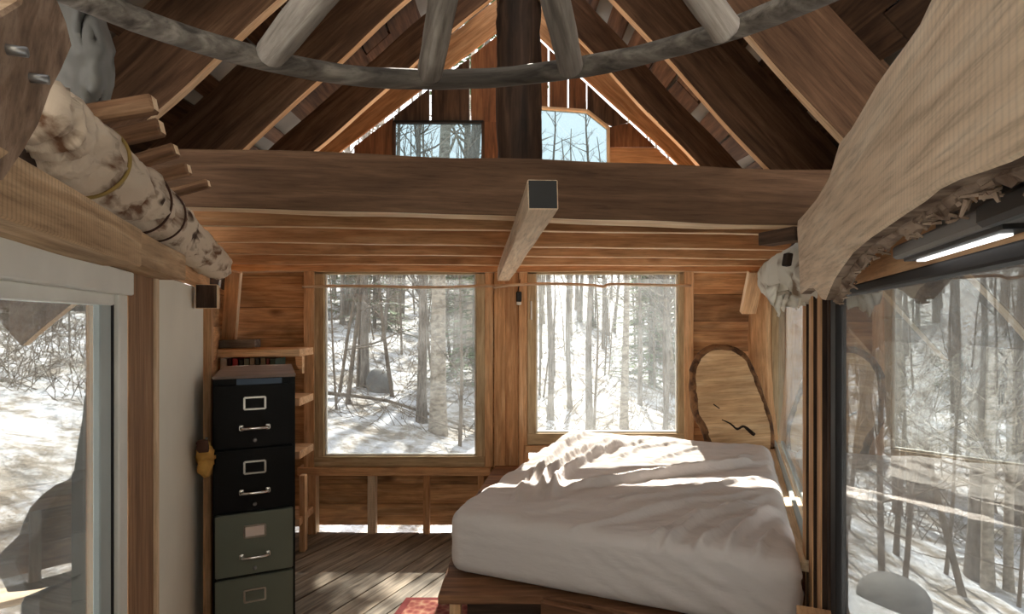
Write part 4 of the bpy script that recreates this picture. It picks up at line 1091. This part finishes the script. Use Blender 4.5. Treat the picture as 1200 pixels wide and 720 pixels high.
def put(name, me, x, y, s, rz, lean=(0, 0), label=None, cat='tree', group=None, sink=0.0):
    o = bpy.data.objects.new(name, me); COL.objects.link(o)
    o.location = (x, y, terrain(x, y) - sink); o.scale = (s, s, s); o.rotation_euler = (lean[0], lean[1], rz)
    return tag(o, label, cat, group, 'thing')
def put_con(i, x, y, s, label, group):
    t = thing('evergreen_tree', (x, y, terrain(x, y)), label, 'tree', group, 'thing')
    rz = random.uniform(0, 6.28)
    for nm, me in zip(('trunk', 'foliage'), CON[i]):
        o = bpy.data.objects.new(nm, me); COL.objects.link(o); o.parent = t; o.scale = (s, s, s); o.rotation_euler = (0, 0, rz)
xa = lambda px, Y: (px - CX) / F * Y
# trees one can point at
put('birch_tree', BARE[3], xa(514, 8.6), 8.6, 0.86, 0.4, (0, 0.0), 'thick pale-barked trunk standing close outside the clear back window')
put('bare_tree', BARE[1], xa(494, 9.2), 9.2, 0.60, 1.0, (0, 0.03), 'leaning grey trunk just left of the thick pale trunk outside the clear back window')
put('bare_tree', BARE[0], xa(428, 11), 11, 0.78, 2.2, (0, 0.0), 'crooked grey trunk beside the boulder outside the clear back window')
put('sapling', SAP[0], xa(396, 10), 10, 1.0, 0.5, (0, 0.1), 'thin sapling nearest the left frame of the clear back window')
put('sapling', SAP[2], xa(462, 10.5), 10.5, 1.0, 3.5, (0, 0), 'thin forked sapling right of the boulder outside the clear back window')
put('sapling', SAP[1], xa(538, 8), 8, 1.1, 2.0, (0, 0.05), 'thin curved sapling right of the thick pale trunk outside the clear back window')
put_con(1, xa(556, 13), 13, 0.85, 'green young evergreen at the right edge of the clear back window', None)
for px, Y, s, k, lb_ in ((645, 11, 1.0, 0, 'first trunk from the left behind the hazy back window'), (668, 12, 1.0, 1, 'second trunk from the left behind the hazy back window'), (691, 10.5, 1.0, 0, 'third trunk from the left behind the hazy back window'),
                     (731, 11, 1.05, 3, 'pale trunk in the middle of the hazy back window'), (750, 14, 0.9, 0, 'thin trunk right of the middle of the hazy back window'), (779, 11.5, 0.9, 1, 'trunk next to the right frame of the hazy back window')):
    put('bare_tree', SNAG[{0: 0, 1: 1, 3: 2}[k]], xa(px, Y), Y, s, px, (0, 0), lb_)
for px, Y, s, k, lb_ in ((1010, 13, 1.0, 1, 'dark leaning trunk behind the left part of the right-hand window'), (1085, 11, 1.1, 1, 'dark trunk standing in the middle of the right-hand window'), (1146, 7.2, 0.95, 1, 'thick brown trunk outside the right part of the right-hand window'),
                     (1157, 6.9, 0.72, 4, 'pale trunk in front of the thick brown trunk in the right-hand window'), (1182, 7.0, 0.6, 4, 'slim pale trunk near the right edge of the right-hand window'), (1197, 10, 1.5, 0, 'broad trunk cut by the right edge of the picture'),
                     (1052, 10, 0.6, 0, 'slim grey trunk in the lower left part of the right-hand window'), (1066, 10, 0.55, 4, 'slim pale trunk beside the slim grey one in the right-hand window')):
    put('bare_tree', BARE[k], xa(px, Y), Y, s, px, (0, 0.12 if px == 1010 else 0), lb_)
for px, Y, s, k, lb_ in ((33, 14, 0.8, 0, 'leftmost of three close grey trunks in the left-hand window'), (43, 14.5, 0.8, 1, 'middle one of three close grey trunks in the left-hand window'), (53, 14, 0.95, 0, 'rightmost of three close grey trunks in the left-hand window')):
    put('bare_tree', BARE[k], xa(px, Y), Y, s, px, (0, 0), lb_)
put('sapling', SAP[1], xa(84, 9), 9, 0.7, 1.2, (0, 0.05), 'small branching sapling right of the three close trunks in the left-hand window')
CON.append(conifer_parts(10.5, 53, 0.60))  # extra high-crowned evergreen, hidden from view, added to keep sun off the floor
put_con(2, -0.45, 10.0, 0.95, 'hidden evergreen tree added beyond the back windows to shade the floor', 'evergreens in the woods beyond the back windows')
put_con(1, xa(8, 12), 12, 0.8, 'dark evergreen at the left edge of the left-hand window', None)
# the woods beyond
ZONES = [('back', 365, 800, 14, 62, 92, 'bare grey tree among the woods beyond the back windows', 'woods beyond the back windows'),
         ('right', 960, 1330, 12, 52, 92, 'bare grey tree among the woods beyond the right-hand window', 'woods beyond the right-hand window'),
         ('left', -160, 130, 17, 50, 36, 'bare grey tree among the woods beyond the left-hand window', 'woods beyond the left-hand window')]
def sun_blocks(x, y):          # keep the sun's path to the bed fairly clear
    return y < 27 and abs(x - (0.75 + 0.12 * (y - 4))) < 1.0 + 0.05 * y
for nm, x0, x1, y0, y1, cnt, lb_, grp in ZONES:
    n = 0
    while n < cnt:
        Y = y0 + (y1 - y0) * random.random() ** 1.3; px = random.uniform(x0, x1); x = xa(px, Y)
        if sun_blocks(x, Y): continue
        k = random.randrange(5)
        put('bare_tree', BARE[k], x, Y, random.uniform(0.7, 1.25), random.uniform(0, 6.28), (random.uniform(-.05, .05), random.uniform(-.06, .06)), lb_, 'tree', grp); n += 1
    for _ in range({'back': 46, 'right': 84, 'left': 20}[nm]):
        Y = random.uniform(y0 * (0.45 if nm == 'right' else 0.62), y1 * 0.5); px = random.uniform(x0, x1); x = xa(px, Y)
        put('sapling', random.choice(SAP), x, Y, random.uniform(0.6, 1.2), random.uniform(0, 6.28), (random.uniform(-.1, .1), random.uniform(-.12, .12)), lb_.replace('bare grey tree', 'thin sapling'), 'sapling', 'saplings in the ' + grp)
    for _ in range({'back': 24, 'right': 24, 'left': 9}[nm]):
        Y = random.uniform(17, 46); px = random.uniform(x0, x1); x = xa(px, Y)
        if sun_blocks(x, Y): continue
        put_con(1 if nm == 'back' else random.randrange(2), x, Y, random.uniform(0.8, 1.2), lb_.replace('bare grey tree', 'evergreen tree'), 'evergreens in the ' + grp)
# grey lump, boulder, fallen pole, brush
bm = bmesh.new(); bmesh.ops.create_icosphere(bm, subdivisions=4, radius=0.27)  # rounded lump added for a grey shape low in the right-hand window
for v in bm.verts: v.co *= 1 + 0.3 * noise.noise(v.co * 2.4 + Vector((4, 1, 7))); v.co.z *= 0.75
Y = 4.5; x = xa(1046, Y)
o = finish(bm, 'boulder', 'boulder_rock', Matrix.Translation((x, Y, terrain(x, Y) + 0.06)), None, smooth=True)
tag(o, 'grey rounded shape at the bottom of the right-hand window close to the dark sash', 'boulder', kind='thing')
bm = bmesh.new(); bmesh.ops.create_icosphere(bm, subdivisions=3, radius=0.27)
for v in bm.verts: v.co *= 1 + 0.35 * noise.noise(v.co * 2.2); v.co.z *= 1.25
x, Y = xa(442, 10.8), 10.8
o = finish(bm, 'boulder', 'boulder_rock', Matrix.Translation((x, Y, terrain(x, Y) + 0.1)), None)
tag(o, 'grey pointed boulder in the snow beside the crooked trunk outside the clear back window', 'boulder', kind='thing')
fpx = [(380, 9.5), (450, 9.6), (500, 9.4), (545, 9.0)]
o = tube('fallen_pole', [Vector((xa(p, y), y, terrain(xa(p, y), y) + 0.12)) for p, y in fpx], (0.035, 0.02), 'twig_bark', None, n=7, rough=0.2)
tag(o, 'thin fallen pole lying on the snow mound outside the clear back window', 'pole', kind='thing')
bm = bmesh.new()
for _ in range(4200):
    z_ = random.random()
    x0, x1 = ((372, 800) if z_ < 0.30 else (965, 1300) if z_ < 0.60 else (-120, 140))
    Y = (8.5 if z_ < 0.6 else 7.0) + 32 * random.random() ** 1.4; x = xa(random.uniform(x0, x1), Y)
    if sun_blocks(x, Y) and Y < 9: continue
    p = Vector((x, Y, terrain(x, Y) - 0.03)); dd = Vector((random.uniform(-1, 1), random.uniform(-1, 1), random.uniform(0.0, 1.1))).normalized(); ln = random.uniform(0.2, 1.3)
    q = [p, p + dd * ln * .5 + Vector((random.uniform(-.06, .06), 0, .05)), p + dd * ln]
    add_tube(bm, q, [0.004 + 0.0003 * Y, 0.003 + 0.0002 * Y, 0.002], 3, cap=False)
    for _ in range(2):
        s = random.uniform(.3, .9); c = p + dd * ln * s; d2 = (dd + Vector((random.uniform(-1, 1), random.uniform(-1, 1), random.uniform(-.5, 1)))).normalized()
        add_tube(bm, [c, c + d2 * ln * .35], [0.005 + 0.0002 * Y, 0.002], 3, cap=False)
o = finish(bm, 'undergrowth', 'twig_bark')
tag(o, 'tangle of bare brush and twigs poking out of the snow', 'undergrowth', kind='stuff')
o = plank('outdoor_plank', UZ(-40, 712, 0.02) , UZ(52, 690, 0.0), 0.16, 0.04, Vector((0.3, 1, 0)), 'slab_wood', None)
tag(o, 'pale plank lying in the snow at the bottom of the left-hand window', 'plank', kind='thing')

SO = lambda px, py: UL(px, py, -0.30)  # grey shape added outside to stand in for a reflection in the left-hand pane
gs = prism('reflection_shape', [SO(*p) for p in ((124, 440), (116, 466), (114, 490), (109, 520), (105, 550), (98, 561), (84, 567), (70, 578), (58, 592), (51, 608), (46, 624), (32, 638), (22, 650), (19, 658), (23, 668), (29, 682), (33, 691), (50, 690), (72, 684), (95, 673), (92, 678), (66, 690), (52, 696), (48, 704), (47, 740), (150, 740), (150, 440))],
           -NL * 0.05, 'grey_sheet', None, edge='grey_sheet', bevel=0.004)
tag(gs, 'grey jagged-edged shape standing in for a reflection in the left-hand window by its white frame', 'slab', kind='thing')
